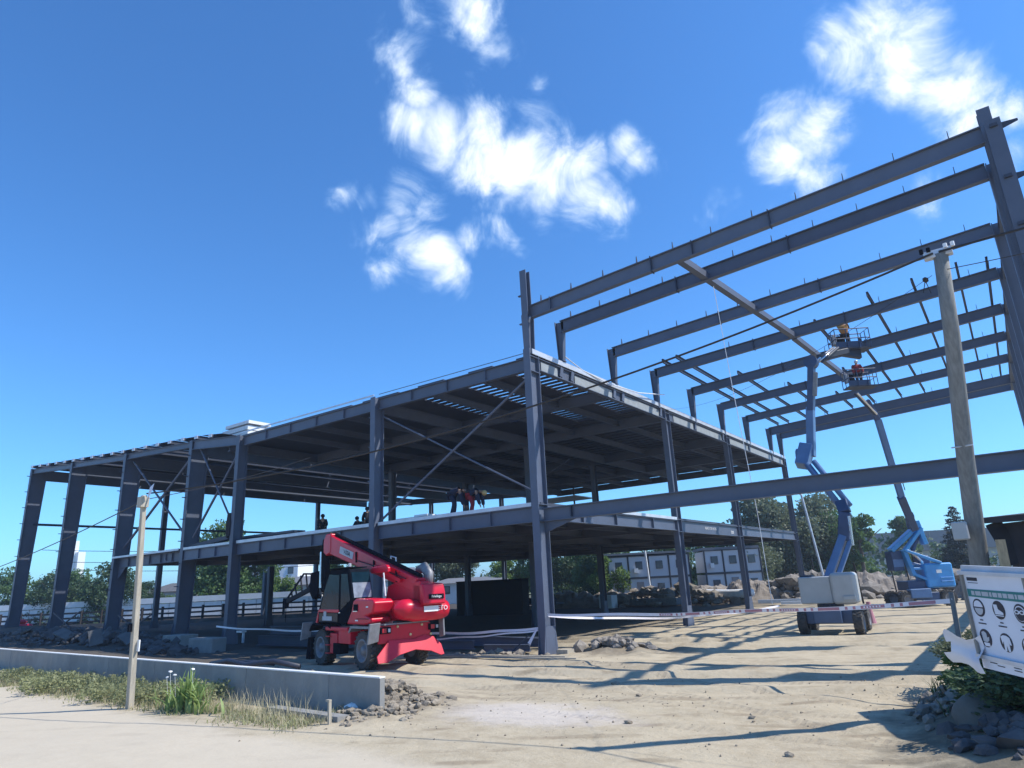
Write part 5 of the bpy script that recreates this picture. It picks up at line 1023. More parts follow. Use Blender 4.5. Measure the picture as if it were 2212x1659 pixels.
rockpile((-52, 21.5), ROCKD, 'dark rubble heap behind the concrete wall on the far left', n=420, r=(0.06, 0.30), spread=(15, 2.0), h=0.6, seed=9)
rockpile((-40.0, 20.6), ROCKD, 'dark broken concrete lumps beside the plinths', n=50, r=(0.1, 0.35), spread=(5, 1.5), h=0.25, seed=10)
rockpile((-20.9, 15.9), ROCK, 'thin line of stones along the rim above the wall in front of the red machine', n=70, r=(0.05, 0.15), spread=(2.8, 0.35), h=0.12, seed=11)
mesh_thing(MB().ico((-1.02, 14.0, 0.30), 0.42, 3, 4, 0.14, (1.1, 0.95, 0.95), 1.0), 'boulder', BOULDER, 'large rounded grey boulder in the shade below the sign', 'boulder', (-1.02, 14.0, 0), smooth=True)
mesh_thing(MB().ico((-13.55, 11.75, 0.12), 0.19, 2, 8, 0.2, (1.3, 0.8, 0.7)), 'stone', WHITE, 'pale angular stone lying in front of the clod heap', 'stone', (-13.55, 11.75, 0))
for k, (x, y, r_, lb_) in enumerate(((-9.6, 17.6, 0.10, 'small pale stone on open ground beyond the lime patch'), (-7.0, 13.2, 0.07, 'small stone beside the right end of the lime patch'), (-5.0, 14.6, 0.06, 'small dark stone in the middle of the open yard'), (-8.2, 16.1, 0.06, 'little stone above the lime patch in the open yard'), (-3.6, 12.0, 0.06, 'lone little stone near the front right shade'))):
    mesh_thing(MB().ico((x, y, G0(x, y)+r_*0.4), r_, 1, k, 0.3, (1.4, 1, 0.7)), 'stone', ROCK, lb_, 'stone', (x, y, 0))
pb = MB(); rd = random.Random(77)
for k in range(700):
    cpx = rd.choice(((-6, 17, 5, 3), (-9, 15, 3, 2), (-12, 20, 3, 4), (-3, 19, 2, 4), (-8, 12, 6, 2))); x = rd.gauss(cpx[0], cpx[2]*.6); y = rd.gauss(cpx[1], cpx[3]*.6); r_ = 0.006+0.022*rd.random()**3; pb.ico((x, y, G0(x, y)+r_*0.3), r_, 1, k, 0.3)
tag(pb.build('pebbles', ROCK, None), 'scattered pebbles and crumbs over the sandy yard', 'pebbles', kind='stuff')

# ------------------------------------------------------------------ site clutter
def piece(mb, name, m, label, cat, loc, **k): return mesh_thing(mb, name, m, label, cat, loc, **k)
# stacked steel beams near the corner column
for k, (p, q, d, lb_) in enumerate((((-17.0, 24.9, 0.35), (-22.4, 24.4, 0.55), 0.34, 'long steel beam lying across the top of the stack behind the red machine'), ((-19.8, 23.9, 0.32), (-24.5, 23.7, 0.30), 0.36, 'steel beam lying lowest and nearest in the stack by the corner column'), ((-16.9, 25.6, 0.3), (-24, 26.2, 0.25), 0.4, 'steel beam lying at the back of the stack by the corner column'), ((-17.2, 24.4, 0.18), (-19.4, 24.1, 0.18), 0.28, 'short dark steel offcut lying beside the corner column foot'))):
    piece(MB().ibeam(p, q, d, 0.2), 'steel_beam', STEEL, lb_, 'steel beam', (p[0], p[1], 0))
piece(MB().bar((-17.5, 23.4, 0.05), (-16.85, 23.9, 0.75), 0.03, 0.05), 'steel_rod', STEELD, 'thin dark rod leaning against the foot of the corner column', 'rod', (-17.5, 23.4, 0))
piece(MB().bar((-21.5, 22.4, 0.06), (-14.5, 22.9, 0.06), 0.22, 0.05).bar((-20.0, 22.0, 0.06), (-13.8, 22.5, 0.05), 0.16, 0.05), 'plank', WOODL, 'pale long planks lying flat in front of the beam stack', 'plank', (-18, 22.6, 0))
piece(MB().box((-15.35, 24.2, 0.10), (0.5, 0.5, 0.16)), 'footing_block', WOODL, 'pale packing block under the corner column base', 'block', (-15.35, 24.2, 0))
piece(MB().box((-40.9, 22.35, 0.30), (2.0, 1.1, 1.0)), 'concrete_plinth', CONC, 'grey concrete plinth below the fourth column from the corner', 'plinth', (-40.9, 22.35, 0), bevel=0.03)
piece(MB().box((-36.7, 21.6, 0.25), (2.3, 0.9, 0.95)), 'concrete_plinth', CONC, 'grey concrete block with broken right corner beside the third column', 'plinth', (-36.7, 21.6, 0), bevel=0.05)
piece(MB().box((-40.2, 51.5, 1.55), (6.3, 2.4, 3.0), Matrix.Rotation(R(20), 3, 'Z')).box((-40.2, 51.5, 3.1), (6.4, 2.5, 0.1), Matrix.Rotation(R(20), 3, 'Z')), 'site_tank', BLACKC, 'large black rectangular tank standing in the shade under the deck', 'tank', (-40.2, 51.5, 0), bevel=0.05)
for k, (x, y, a, l, lb_) in enumerate(((-43.5, 20.6, 20, 1.8, 'tilted flat concrete slab leaning on rubble left of the thin pole'), (-45.4, 19.6, 60, 1.3, 'narrow slab piece propped on the rubble left of the thin pole'), (-52, 20.5, 10, 3.0, 'long grey panel lying on the dark rubble at left'), (-60, 21, -12, 3.4, 'grey panel lying on the dark rubble at the far left'))):
    piece(MB().box((x, y, 0.75+0.1*k), (l*0.75, 0.7, 0.10), Matrix.Rotation(R(a), 3, 'Y') @ Matrix.Rotation(R(25), 3, 'X')), 'concrete_slab', CONCD, lb_, 'slab', (x, y, 0))
for k, (x, y) in enumerate(((-47, 22.5), (-57.5, 22.6))):
    f_ = MB()
    for s_ in (-1, 1): f_.bar((x-s_*2.2, y, G0(x, y)), (x+s_*2.2, y, G0(x, y)+1.5), 0.08, 0.08)
    piece(f_, 'brace_frame', STEELD, ['crossed dark props standing behind the dark slabs, nearer to the thin pole', 'crossed dark props standing among the rubble at far left'][k], 'props', (x, y, 0))
hose = MB()
hose.tube([(-28.5, 17.0, 0.12), (-27, 16.9, 0.30), (-25.5, 16.7, 0.2), (-24.0, 16.9, 0.35), (-22.8, 17.2, 0.15)], 0.10, 8).tube([(-27.8, 17.3, 0.15), (-25.8, 17.2, 0.25), (-24.4, 17.2, 0.2)], 0.07, 8)
piece(hose, 'rolled_sheet', STEELD, 'dark crumpled roll of sheeting lying above the wall in front of the red machine', 'sheeting', (-26, 17, 0), smooth=True)
piece(MB().tube([(-28.2, 66.5, 0.8), (-26, 66.0, 0.85), (-22.5, 64.8, 0.8), (-20.2, 63.6, 0.95)], [0.5, 0.5, 0.45, 0.35], 12), 'wrapped_pipe', PIPE, 'thick white wrapped roll lying between the back columns', 'pipe', (-25, 65, 0), smooth=True)
piece(MB().box((-30.5, 62.5, 0.45), (8.0, 0.8, 0.6), Matrix.Rotation(R(-8), 3, 'Z')), 'steel_bundle', MGREY, 'long grey bundle of steel sections lying in front of the rubble ridge', 'steel bundle', (-30.5, 62.5, 0))
piece(MB().box((-33.4, 61.0, 0.6), (1.5, 1.0, 1.2), Matrix.Rotation(R(-8), 3, 'Z')), 'white_crate', WHITE, 'white box standing at the end of the grey steel bundle', 'box', (-33.4, 61, 0), bevel=0.02)
piece(MB().box((-15.5, 60, 0.35), (6, 0.6, 0.25), Matrix.Rotation(R(12), 3, 'Z')).box((-13.5, 57.5, 0.3), (5, 0.5, 0.2), Matrix.Rotation(R(12), 3, 'Z')), 'steel_bundle', GALV, 'pale sheet bundle lying left of the grey-covered lift', 'steel bundle', (-15, 59, 0))
ge = MB().box((-38.6, 57.6, 0.7), (3.6, 1.4, 0.12)).box((-38.6, 57.6, 1.6), (3.8, 1.5, 0.08))
for k in range(5): ge.box((-40.2+k*0.8, 56.9, 1.1), (0.1, 0.1, 0.9)); ge.ico((-40+k*0.7, 57.2, 1.0), 0.3, 1, k, 0.3)
piece(ge, 'loaded_trailer', STEELD, 'dark low trailer loaded with scrap, parked behind the corner column', 'trailer', (-38.6, 57.6, 0))
piece(MB().tube([(-6.81, 38.5, 1.0), (-6.9, 38.3, 2.95)], 0.05, 6), 'marker_rod', RAILM, 'upright rusty rod with red cap marker right of the grey-covered lift', 'rod', (-6.8, 38.5, 0))
piece(MB().lathe([(0.001, 0.0), (0.22, 0.0), (0.12, 0.6), (0.10, 1.0), (0.001, 1.0)], (-6.55, 38.2, 0.1), 'z', 12), 'traffic_cone', TAPER, 'faded red cone standing right of the grey-covered lift', 'cone', (-6.55, 38.2, 0.1))
piece(MB().box((-43.6, 27.5, 13.85), (3.0, 1.8, 0.30)).box((-43.8, 27.6, 14.25), (3.2, 1.9, 0.30)).box((-43.5, 27.5, 14.62), (2.9, 1.8, 0.22)), 'panel_stack', INSUL, 'stack of white panels lying on the roof edge above the third front column', 'panel stack', (-43.6, 27.5, 13.7))
for k, (p, q, d, lb_) in enumerate((((-35.3, 23.8, 0.40), (-27.0, 23.5, 0.40), 0.5, 'dark long steel beam lying lowest between the third column and the red machine'), ((-34.6, 24.1, 0.92), (-27.6, 23.9, 0.90), 0.42, 'dark long steel beam stacked on top behind the white tape left of the red machine'), ((-33.5, 25.0, 0.5), (-26.0, 25.2, 0.5), 0.6, 'dark deep steel beam lying behind the other two left of the red machine'))):
    piece(MB().ibeam(p, q, d, 0.3), 'steel_beam', STEELD, lb_, 'steel beam', (p[0], p[1], 0))
piece(MB().box((-36.2, 23.3, 0.9), (0.5, 0.3, 0.1)).box((-36.0, 23.3, 0.6), (0.1, 0.1, 0.6)), 'pipe_stub', GALV, 'small bright pipe fitting at the foot of the third front column', 'pipe', (-36.2, 23.3, 0.3))
# sacks and sheets on the deck
piece(MB().box((-24.6, 25.0, FZT+0.08), (1.3, 0.8, 0.12)).box((-23.8, 25.2, FZT+0.20), (0.9, 0.7, 0.1)), 'white_sheet_pile', WHITE, 'small pile of white sheets on the deck edge left of the bending workers', 'sheet pile', (-24.4, 25.0, FZT))
piece(MB().bar((-33, 24.5, FZT+0.15), (-40.5, 25.3, FZT+0.30), 0.8, 0.14).bar((-40, 24.6, FZT+0.35), (-44.3, 24.6, FZT+0.05), 0.5, 0.25), 'dark_tarpaulin', STEELD, 'long dark folded sheeting lying on the floor edge beside the third front column', 'sheeting', (-38, 25, FZT))
piece(MB().prism([(0, 0), (0.4, 0.1), (0.45, 0.9), (0.3, 1.5), (0.05, 1.5), (-0.05, 0.8)], (-39.35, 23.8, 6.3), (1, 0, 0), (0, 0, 1), (0, 0.2, 0)), 'safety_harness', BLACKC, 'black harness and cloth hanging on the third front column', 'harness', (-39.2, 23.8, 6.3), bevel=0.04)
# small ground poles near the rubble on the right
for k, (x, y, h) in enumerate(((-16.5, 72, 2.8), (-14.8, 72.5, 2.6), (-9.0, 66, 2.7), (-8.0, 67, 2.4), (-6.6, 60, 4.2))):
    piece(MB().tube([(x, y, 0), (x-0.15, y, h+0.9)], 0.06, 6), 'fence_post', RAILM, ['first', 'second', 'third', 'fourth', 'tallest and rightmost'][k]+' rusty post from the left behind the grey-covered lift', 'post', (x, y, 0))

# ------------------------------------------------------------------ weeds and grass along the wall
def blades(n, area, h, m, label, seed, lean=0.35, w=0.012, name='grass', cat='grass', dens=None):
    rd = random.Random(seed); b = MB()
    for k in range(n):
        x, y = area(rd); a = rd.uniform(0, 6.28); hh = rd.uniform(*h); l = hh*rd.uniform(0.05, lean); z = G0(x, y)-0.02
        dx, dy = math.cos(a), math.sin(a); px, py = -dy*w, dx*w
        p = [(x-px, y-py, z), (x+px, y+py, z), (x+dx*l*.35+px*.8, y+dy*l*.35+py*.8, z+hh*.55), (x+dx*l*.35-px*.8, y+dy*l*.35-py*.8, z+hh*.55), (x+dx*l, y+dy*l, z+hh)]
        b.add(p, [(0, 1, 2, 3), (3, 2, 4)])
    return tag(b.build(name, m, None), label, cat, kind='stuff')
def strip(x0, x1, y0, y1):
    def f_(rd):
        while True:
            x = rd.uniform(x0, x1); yc = 10.35+0.045*(-x-14); 
            y = yc+rd.gauss(0.15, 0.45)
            if noise.noise(Vector((x*0.5, y*0.7, 2))) > -0.22+0.0*x: return x, y
    return f_
blades(9000, strip(-36, -13.3, 0, 0), (0.03, 0.15), WEED, 'low green weeds growing along the foot of the concrete wall', 11, 1.2, 0.016)
blades(5200, strip(-34, -13.0, 0, 0), (0.05, 0.26), DRYG, 'dry straw coloured grass along the road edge', 12, 1.1, 0.006, name='dry_grass')
def clumps(seed, n, spread, centers, h, w, m, label):
    def ar(rd):
        c = rd.choice(centers); return c[0]+rd.gauss(0, spread), c[1]+rd.gauss(0, spread*0.7)
    return blades(n, ar, h, m, label, seed, 0.8, w)
clumps(21, 1500, 0.35, [(-28.6, 11.3), (-25.5, 11.3), (-24.0, 11.3), (-22.2, 11.2), (-31, 11.6), (-33.5, 11.7), (-27, 11.3)], (0.15, 0.6), 0.012, LEAF3, 'bushier grey-green weeds against the left half of the wall')
clumps(22, 420, 0.45, [(-16.6, 10.9), (-15.6, 10.9), (-14.6, 10.8), (-17.4, 10.8)], (0.1, 0.62), 0.006, DRYG, 'thin dry stalks before the right half of the wall')
clumps(23, 500, 0.4, [(-1.6, 17.8), (-1.1, 16.4), (-0.7, 15.2), (0.2, 16.5)], (0.15, 0.6), 0.02, LEAF2, 'dark grass on the shaded right verge')
# the tall strap-leaved plant
PT = thing('strap_leaf_plant', 'tall clump of bright green strap leaves with white flowers in front of the wall', 'plant', (-18.2, 10.35, 0)); rd = random.Random(5)
for k in range(150):
    a = rd.uniform(0, 6.28); r0 = abs(rd.gauss(0, 0.42)); x = -18.3+r0*math.cos(a)*1.5; y = 10.35+r0*math.sin(a)*0.5; hh = rd.uniform(0.45, 1.0)*(1-0.25*abs(x+18.3)); l = rd.uniform(0.1, 0.6); a2 = rd.uniform(0, 6.28); w = 0.034
    dx, dy = math.cos(a2), math.sin(a2); px, py = -dy*w, dx*w; p = []
    for t in (0, .3, .6, .85, 1):
        zz_ = hh*(1.25*t-0.45*t*t*l*2); q_ = (x+dx*l*t*t, y+dy*l*t*t); s_ = (1, 1.1, 0.9, 0.5, 0.05)[(0, .3, .6, .85, 1).index(t)]; p += [(q_[0]-px*s_, q_[1]-py*s_, zz_), (q_[0]+px*s_, q_[1]+py*s_, zz_)]
    MB().add(p, [(0, 1, 3, 2), (2, 3, 5, 4), (4, 5, 7, 6), (6, 7, 9, 8)]).build('leaf', BLADE, PT, smooth=True)
for k, (x, z) in enumerate(((-19.2, 1.05), (-18.95, 0.98), (-19.35, 0.9), (-18.1, 1.15))):
    MB().tube([(x+0.1, 10.35, 0), (x, 10.3, z-0.15)], 0.004, 5).ico((x, 10.3, z-0.12), 0.05, 1, k, 0.3, (1.2, 1, 0.6)).build('flower', WHITE, PT)
# ------------------------------------------------------------------ trees
def crown_mesh(name, clusters, nleaf, leaf, m, seed, spiky=False):
    rs = np.random.RandomState(seed); V = []; 
    tot = sum(c[3]**2 for c in clusters)
    for (x, y, z, r, sz) in clusters:
        n = int(nleaf*r*r/tot); d = rs.normal(size=(n, 3)); d /= np.linalg.norm(d, axis=1)[:, None]; rad = r*(0.55+0.5*rs.rand(n)**0.6)
        # lumpy outline
        lump = 1+0.22*np.sin(d[:, 0]*5+x*3)*np.cos(d[:, 1]*4+z*2)+0.12*np.sin(d[:, 2]*9+y)
        c = np.array([x, y, z])+d*(rad*lump)[:, None]*np.array([1, 1, sz])
        t = rs.normal(size=(n, 3)); t /= np.linalg.norm(t, axis=1)[:, None]; t = t*0.7+d*0.3; b = np.cross(t, rs.normal(size=(n, 3))); b /= np.linalg.norm(b, axis=1)[:, None]
        s = leaf*(0.6+0.8*rs.rand(n))[:, None]; t = t*s; b = b*s*0.6
        V.append(np.stack([c-t, c+b, c+t, c-b], 1).reshape(-1, 3))
    V = np.concatenate(V); n = len(V)//4; me = bpy.data.meshes.new(name)
    me.vertices.add(len(V)); me.vertices.foreach_set('co', V.ravel()); me.loops.add(n*4); me.loops.foreach_set('vertex_index', np.arange(n*4)); me.polygons.add(n); me.polygons.foreach_set('loop_start', np.arange(0, n*4, 4)); me.polygons.foreach_set('loop_total', np.full(n, 4)); me.update(); me.materials.append(m); return me
def gen_clusters(seed, h, w, n, low=0.25):
    rd = random.Random(seed); out_ = []
    for k in range(n):
        t = rd.random(); z = h*(low+(1-low)*t*0.92); rr = w*math.sqrt(max(0.05, 1-((t-0.4)/0.68)**2))*0.75; a = rd.uniform(0, 6.28); q_ = rd.random()**0.6
        r_ = w*rd.uniform(0.22, 0.42); out_.append((rr*q_*math.cos(a), rr*q_*math.sin(a), z, r_, 0.8))
    return out_
def trunk_mesh(name, h, r, seed, limbs=6, spread=0.3):
    rd = random.Random(seed); b = MB(); b.tube([(0, 0, -0.3), (0.1, 0, h*0.25), (0.05*h*0.1, 0.1, h*0.55), (0, 0, h*0.85)], [r*1.3, r, r*0.6, r*0.15], 8)
    for k in range(limbs):
        a = rd.uniform(0, 6.28); z = h*rd.uniform(0.25, 0.6); l = h*spread*rd.uniform(0.7, 1.2)
        b.tube([(0, 0, z), (math.cos(a)*l*.5, math.sin(a)*l*.5, z+l*.45), (math.cos(a)*l, math.sin(a)*l, z+l*.8)], [r*.45, r*.3, r*.08], 5)
    me = bpy.data.meshes.new(name); me.from_pydata(b.v, [], b.f); me.materials.append(BARK); return me
VAR = {}
rdw = random.Random(3)
for key, (h, w, n, low, nl, leaf, m, sd_) in dict(broad=(9, 4.2, 26, 0.22, 9000, 0.17, LEAF1, 31), dark=(8, 4.6, 26, 0.12, 9000, 0.17, LEAF2, 32), olive=(10, 4.6, 30, 0.18, 11000, 0.17, LEAF3, 33), bright=(7, 3.2, 20, 0.15, 7000, 0.15, LEAF4, 34), slim=(9, 2.2, 18, 0.12, 6000, 0.15, LEAF1, 35)).items():
    VAR[key] = (crown_mesh('crown_'+key, gen_clusters(sd_, h, w, n, low), int(nl*1.3), leaf*1.15, m, sd_), trunk_mesh('trunk_'+key, h, 0.22, sd_, 7, 0.28))
VAR['weedy'] = (crown_mesh('crown_weed', [(rdw.gauss(0, .3), rdw.gauss(0, .2), rdw.uniform(.04, .22), rdw.uniform(.10, .2), .8) for _ in range(14)], 1500, 0.030, WEED, 77),)
WLAB = ['pale green weed clump at the far left end of the wall', 'weed clump second from the left end of the wall', 'weed clump third from the left end of the wall', 'weed clump fourth from the left, half way to the thin pole', 'weed clump fifth from the left before the wall', 'weed clump sixth from the left before the wall', 'weed clump seventh from the left before the wall', 'weed clump eighth from the left before the wall', 'weed clump ninth from the left before the wall', 'weed clump three to the left of the thin pole', 'weed clump two to the left of the thin pole', 'weed clump directly left of the thin pole', 'weed clump at the foot of the thin pole']
# conifer
cl_ = []
for k in range(46):
    t = k/46; z = 1.2+9*t; rr = 3.3*(1-t)**0.8; a = k*2.4; cl_.append((rr*0.62*math.cos(a), rr*0.62*math.sin(a), z, 0.30+rr*0.33, 0.32))
VAR['conifer'] = (crown_mesh('crown_conifer', cl_, 9000, 0.16, CONIF, 36), trunk_mesh('trunk_conifer', 10, 0.2, 36, 4, 0.15))
def tree(kind, x, y, s, label, z=0, name=None, sx=1, rz=None, cat='tree', group=None):
    nm = name or {'conifer': 'conifer_tree'}.get(kind, 'tree')
    T_ = thing(nm, label, cat, (x, y, z-0.2), random.uniform(0, 6.28) if rz is None else rz, group, local=True); T_.scale = (s*sx, s*sx, s)
    for nme, me in (('crown', VAR[kind][0]), ('trunk', VAR[kind][1])):
        o = bpy.data.objects.new(nme, me); C.objects.link(o); o.parent = T_
    return T_
TR = [('dark', -128, 33, 0.80, 'dark green tree at the far left edge, behind the leftmost column'), ('broad', -121, 40, 0.90, 'green tree between the two leftmost columns, left of the other there'), ('dark', -114, 43, 0.95, 'dark dense tree just right of the leftmost column'), ('broad', -118, 47, 0.85, 'green tree just left of the white tower'),
      ('dark', -107, 47.5, 1.05, 'dark dense tree right below the white tower'), ('dark', -103, 50.5, 0.70, 'low dark tree left of the thin roadside pole'), ('bright', -100, 53, 0.55, 'small light green tree right behind the thin roadside pole'),
      ('broad', -103, 62, 1.55, 'tall green tree seen left of the fourth column, above the floor beam'), ('slim', -106, 60.5, 1.4, 'tall narrow green tree right of the thin roadside pole'), ('broad', -100, 66, 1.28, 'green tree between the third and fourth front columns'), ('bright', -93, 66.5, 0.86, 'light green round tree in front of the white house'),
      ('slim', -86, 70.3, 1.0, 'slender tree in front of the grey roofed hall'), ('dark', -99, 88, 1.15, 'dark tree seen just behind the red machine cab'), ('olive', -80, 92, 1.2, 'olive tree seen above the red machine boom rear'), ('bright', -70, 93, 1.1, 'bright green tree seen right of the red machine'), ('broad', -66, 97, 1.15, 'green tree seen above the black tank, left part'),
      ('dark', -60, 96, 1.15, 'dark green tree seen above the black tank, right part'), ('broad', -56, 100, 1.2, 'green tree directly behind the corner column'), ('broad', -48, 86, 1.15, 'green tree just right of the corner column'), ('bright', -42, 77, 0.85, 'bright green bushy tree left of the site offices'), ('dark', -45, 82, 0.9, 'darker tree between the corner column and site offices'),
      ('broad', -44, 100, 1.15, 'green tree rising behind the left end of the site offices'), ('bright', -38, 104, 1.1, 'bright green tree rising behind the middle of the site offices'), ('broad', -36, 100, 1.0, 'green tree behind the right half of the site offices'),
      ('olive', -29.5, 103, 1.42, 'tall grey-green tree right of the last deck column'), ('olive', -26.2, 100, 1.25, 'grey-green tree with full crown behind the hanging rope'), ('olive', -23.5, 104, 1.30, 'broad grey-green tree left of the grey-covered lift arm'), ('broad', -20.3, 103, 1.08, 'lighter green tree behind the grey-covered lift arm'), ('slim', -16.8, 100, 1.12, 'slim green tree just right of the grey-covered lift arm'), ('olive', -27, 88, 0.75, 'low grey-green tree in front of the tall grove behind the deck'),
      ('slim', -14.6, 126, 1.2, 'lone rounded tree between the two lifts before the grey warehouse'), ('conifer', -5.1, 88, 0.86, 'dark conifer beside the tall grey pole'), ('dark', -6.2, 90, 0.52, 'low dark shrubby tree at the conifer foot')]
for k_, x, y, s, lb_ in TR: tree(k_, x, y, s, lb_, group='trees beyond the site')
tree('bright', -1.0, 16.6, 0.13, 'low green bush on the verge behind the sign', z=0.4, sx=2.2, name='bush', cat='bush'); tree('dark', -0.2, 14.2, 0.17, 'dark green bush under the sign board', z=0.2, sx=2.0, name='bush', cat='bush'); tree('dark', 0.9, 15.5, 0.22, 'dark bush at the right edge below the shed', z=0.4, sx=2.0, name='bush', cat='bush'); tree('olive', -1.1, 18.6, 0.11, 'small grey-green bush left of the pole foot', z=0.5, sx=2.0, name='bush', cat='bush')
rdt = random.Random(8)
for k in range(13):
    x = -33+k*1.12+rdt.uniform(-.4, .4)
    if -19.2 < x < -17.3: continue
    o_ = bpy.data.objects.new('crown', VAR['weedy'][0]); C.objects.link(o_)
    T_ = thing('weed_clump', WLAB[k], 'weed', (x, 10.55+0.045*(-x-14)+rdt.uniform(0, .35), 0), rdt.uniform(0, 6), 'weed clumps along the wall', local=True); o_.parent = T_; o_.name = 'foliage'; q_ = rdt.uniform(1.0, 1.7); T_.scale = (q_*1.3, q_*0.9, q_*1.0)
# far wood line closing the horizon
hz = crown_mesh('far_wood', [(x, 150+0.0*x+20*math.sin(x*.05), 2.0+1.4*math.sin(x*0.31), 5.5+1.5*math.sin(x*0.9), 0.8) for x in range(-230, 60, 6)], 26000, 0.55, LEAF2, 40)
o = bpy.data.objects.new('far_wood', hz); C.objects.link(o); tag(o, 'distant dark line of woodland along the horizon', 'woodland', kind='stuff')
# ------------------------------------------------------------------ dirt ridges at the back
def mound(name, x0, y0, x1, y1, w, h, seed, m, zb=-0.2, nu=90, nv=22):
    p0 = Vector((x0, y0, 0)); p1 = Vector((x1, y1, 0)); d = (p1-p0); nn = Vector((-d.y, d.x, 0)).normalized(); b = MB()
    for i in range(nu+1):
        for j in range(nv+1):
            t = i/nu; s_ = j/nv*2-1; p = p0+d*t+nn*s_*w; e = min(1, t*8, (1-t)*8)
            z = h*e*(1-s_*s_)*(0.75+0.6*noise.noise(Vector((p.x*.22, p.y*.22, seed))))+0.45*noise.noise(Vector((p.x*.9, p.y*.9, seed)))*(1-s_*s_)+0.38*noise.noise(Vector((p.x*2.3, p.y*2.3, seed)))*(1-s_*s_)
            b.v.append((p.x, p.y, zb+z))
    for i in range(nu):
        for j in range(nv): k = i*(nv+1)+j; b.f.append((k, k+nv+1, k+nv+2, k+1))
    return structure(b, name, m)
DIRT = mat('mound_dirt', (0.16, 0.135, 0.11), 0.95, 0, 0.3, 1.2, 0.9, 4, col2=(0.29, 0.25, 0.21), space='Object')
mound('dirt_mound', -44, 60, -20, 73.5, 3.5, 1.9, 1, DIRT); mound('dirt_mound', -25, 68, -13, 75, 4.0, 2.4, 2, DIRT); mound('dirt_mound', -17, 73, 2, 84, 5.0, 2.3, 3, DIRT); mound('dirt_mound', -5, 66, 8, 72, 4.0, 2.3, 4, DIRT)
rockpile((-30, 65), DROCK, 'boulders and lumps on the dirt ridge before the site offices', n=170, r=(0.15, 0.6), spread=(10, 4), h=1.7, seed=31)
rockpile((-17, 70), DROCK, 'boulders and lumps on the high dirt ridge left of the lift', n=260, r=(0.12, 0.6), spread=(7, 3), h=2.3, seed=32)
rockpile((-5, 76), DROCK, 'broken rocks on the dirt ridge behind the bright blue lift', n=420, r=(0.12, 0.55), spread=(10, 5), h=2.0, seed=33)
rockpile((-1.5, 62), DROCK, 'grey boulders right of the bright blue lift', n=40, r=(0.3, 0.7), spread=(2.5, 2), h=0.6, seed=34)
# ------------------------------------------------------------------ background buildings
def bldg_box(T_, name, p, q, th, z0, z1, m, bev=0):
    """wall slab from p to q (xy), thickness th going away"""
    return MB().bar((p[0], p[1], (z0+z1)/2), (q[0], q[1], (z0+z1)/2), th, z1-z0).build(name, m, T_, bev)
def offices(label, p, q, n, z0, hs, floors, wins, lower_ac, seed):
    T_ = thing('site_office', label, 'site office', (p[0], p[1], 0)); p = Vector((p[0], p[1], 0)); q = Vector((q[0], q[1], 0)); d = (q-p)/n; dn = d.normalized(); bk = Vector((-dn.y, dn.x, 0)); rd = random.Random(seed)
    for fl in range(floors):
        for i in range(n):
            a = p+d*i; zc = z0+hs*(fl+0.5)
            MB().bar(a+dn*0.06+bk*3+Vector((0, 0, zc)), a+d-dn*0.06+bk*3+Vector((0, 0, zc)), 6.0, hs-0.25).build('wall_panel', CONT, T_)
            mid = a+d*0.52
            if (i+fl) % 2 == 0 or fl == floors-1:
                w = MB().bar(mid-dn*0.42+Vector((0, 0, zc+0.15))-bk*0.03, mid+dn*0.42+Vector((0, 0, zc+0.15))-bk*0.03, 0.08, 0.95).build('window', CONTF, T_)
                MB().bar(mid-dn*0.36+Vector((0, 0, zc+0.15))-bk*0.08, mid+dn*0.36+Vector((0, 0, zc+0.15))-bk*0.08, 0.03, 0.83).build('pane', GLASSL, w)
            else: MB().bar(mid-dn*0.42+Vector((0, 0, zc-0.1))-bk*0.03, mid+dn*0.42+Vector((0, 0, zc-0.1))-bk*0.03, 0.08, 1.9).build('door', ROOFG, T_)
            if rd.random() < 0.5: MB().bar(a+d*0.25+Vector((0, 0, zc-0.45))-bk*0.2, a+d*0.45+Vector((0, 0, zc-0.45))-bk*0.2, 0.4, 0.55).build('air_conditioner', WHITE, T_)
        for i in range(n+1): MB().box(p+d*i+Vector((0, 0, z0+hs*(fl+0.5)))-bk*0.02, (0.16, 0.16, hs)).build('post', CONTF, T_)
        for zz_ in (z0+hs*fl+0.06, z0+hs*(fl+1)-0.06): MB().bar(p+Vector((0, 0, zz_))-bk*0.02, q+Vector((0, 0, zz_))-bk*0.02, 0.16, 0.12).build('rail', CONTF, T_)
    return T_, bk
o1, bk_ = offices('two-storey grey prefab office row behind the rubble, left block with four bays', (-41.5, 76.5), (-33.2, 82.0), 4, 0.0, 2.65, 2, 0, 0, 1)
MB().bar(Vector((-42.0, 76.2, 5.55))+bk_*3, Vector((-33.0, 82.2, 5.55))+bk_*3, 6.6, 0.25).build('roof', LEAF2 if False else ROOFG, o1)
o2, bk_ = offices('two-storey grey prefab office row behind the rubble, right block under a raised roof', (-31.2, 82.0), (-25.6, 85.6), 3, 0.0, 2.75, 2, 0, 0, 2)
MB().bar(Vector((-31.4, 82.0, 5.65))+bk_*3, Vector((-25.6, 85.6, 5.65))+bk_*3, 6.2, 0.3).build('roof', ROOFG, o2); MB().bar(Vector((-28.6, 83.2, 6.6))+bk_*3, Vector((-25.2, 85.4, 6.6))+bk_*3, 5.0, 0.9).build('roof_hall', ROOFG, o2); MB().bar(Vector((-28.7, 83.1, 7.1))+bk_*2.6, Vector((-24.9, 85.5, 7.2))+bk_*2.6, 6.6, 0.1).build('roof_sheet', GALV, o2)
piece(MB().tube([(-34.6, 73.4, 0), (-34.9, 73.4, 6.2)], 0.11, 8), 'lamp_post', WHITE, 'slim white post standing in front of the left office block', 'post', (-34.6, 73.4, 0))
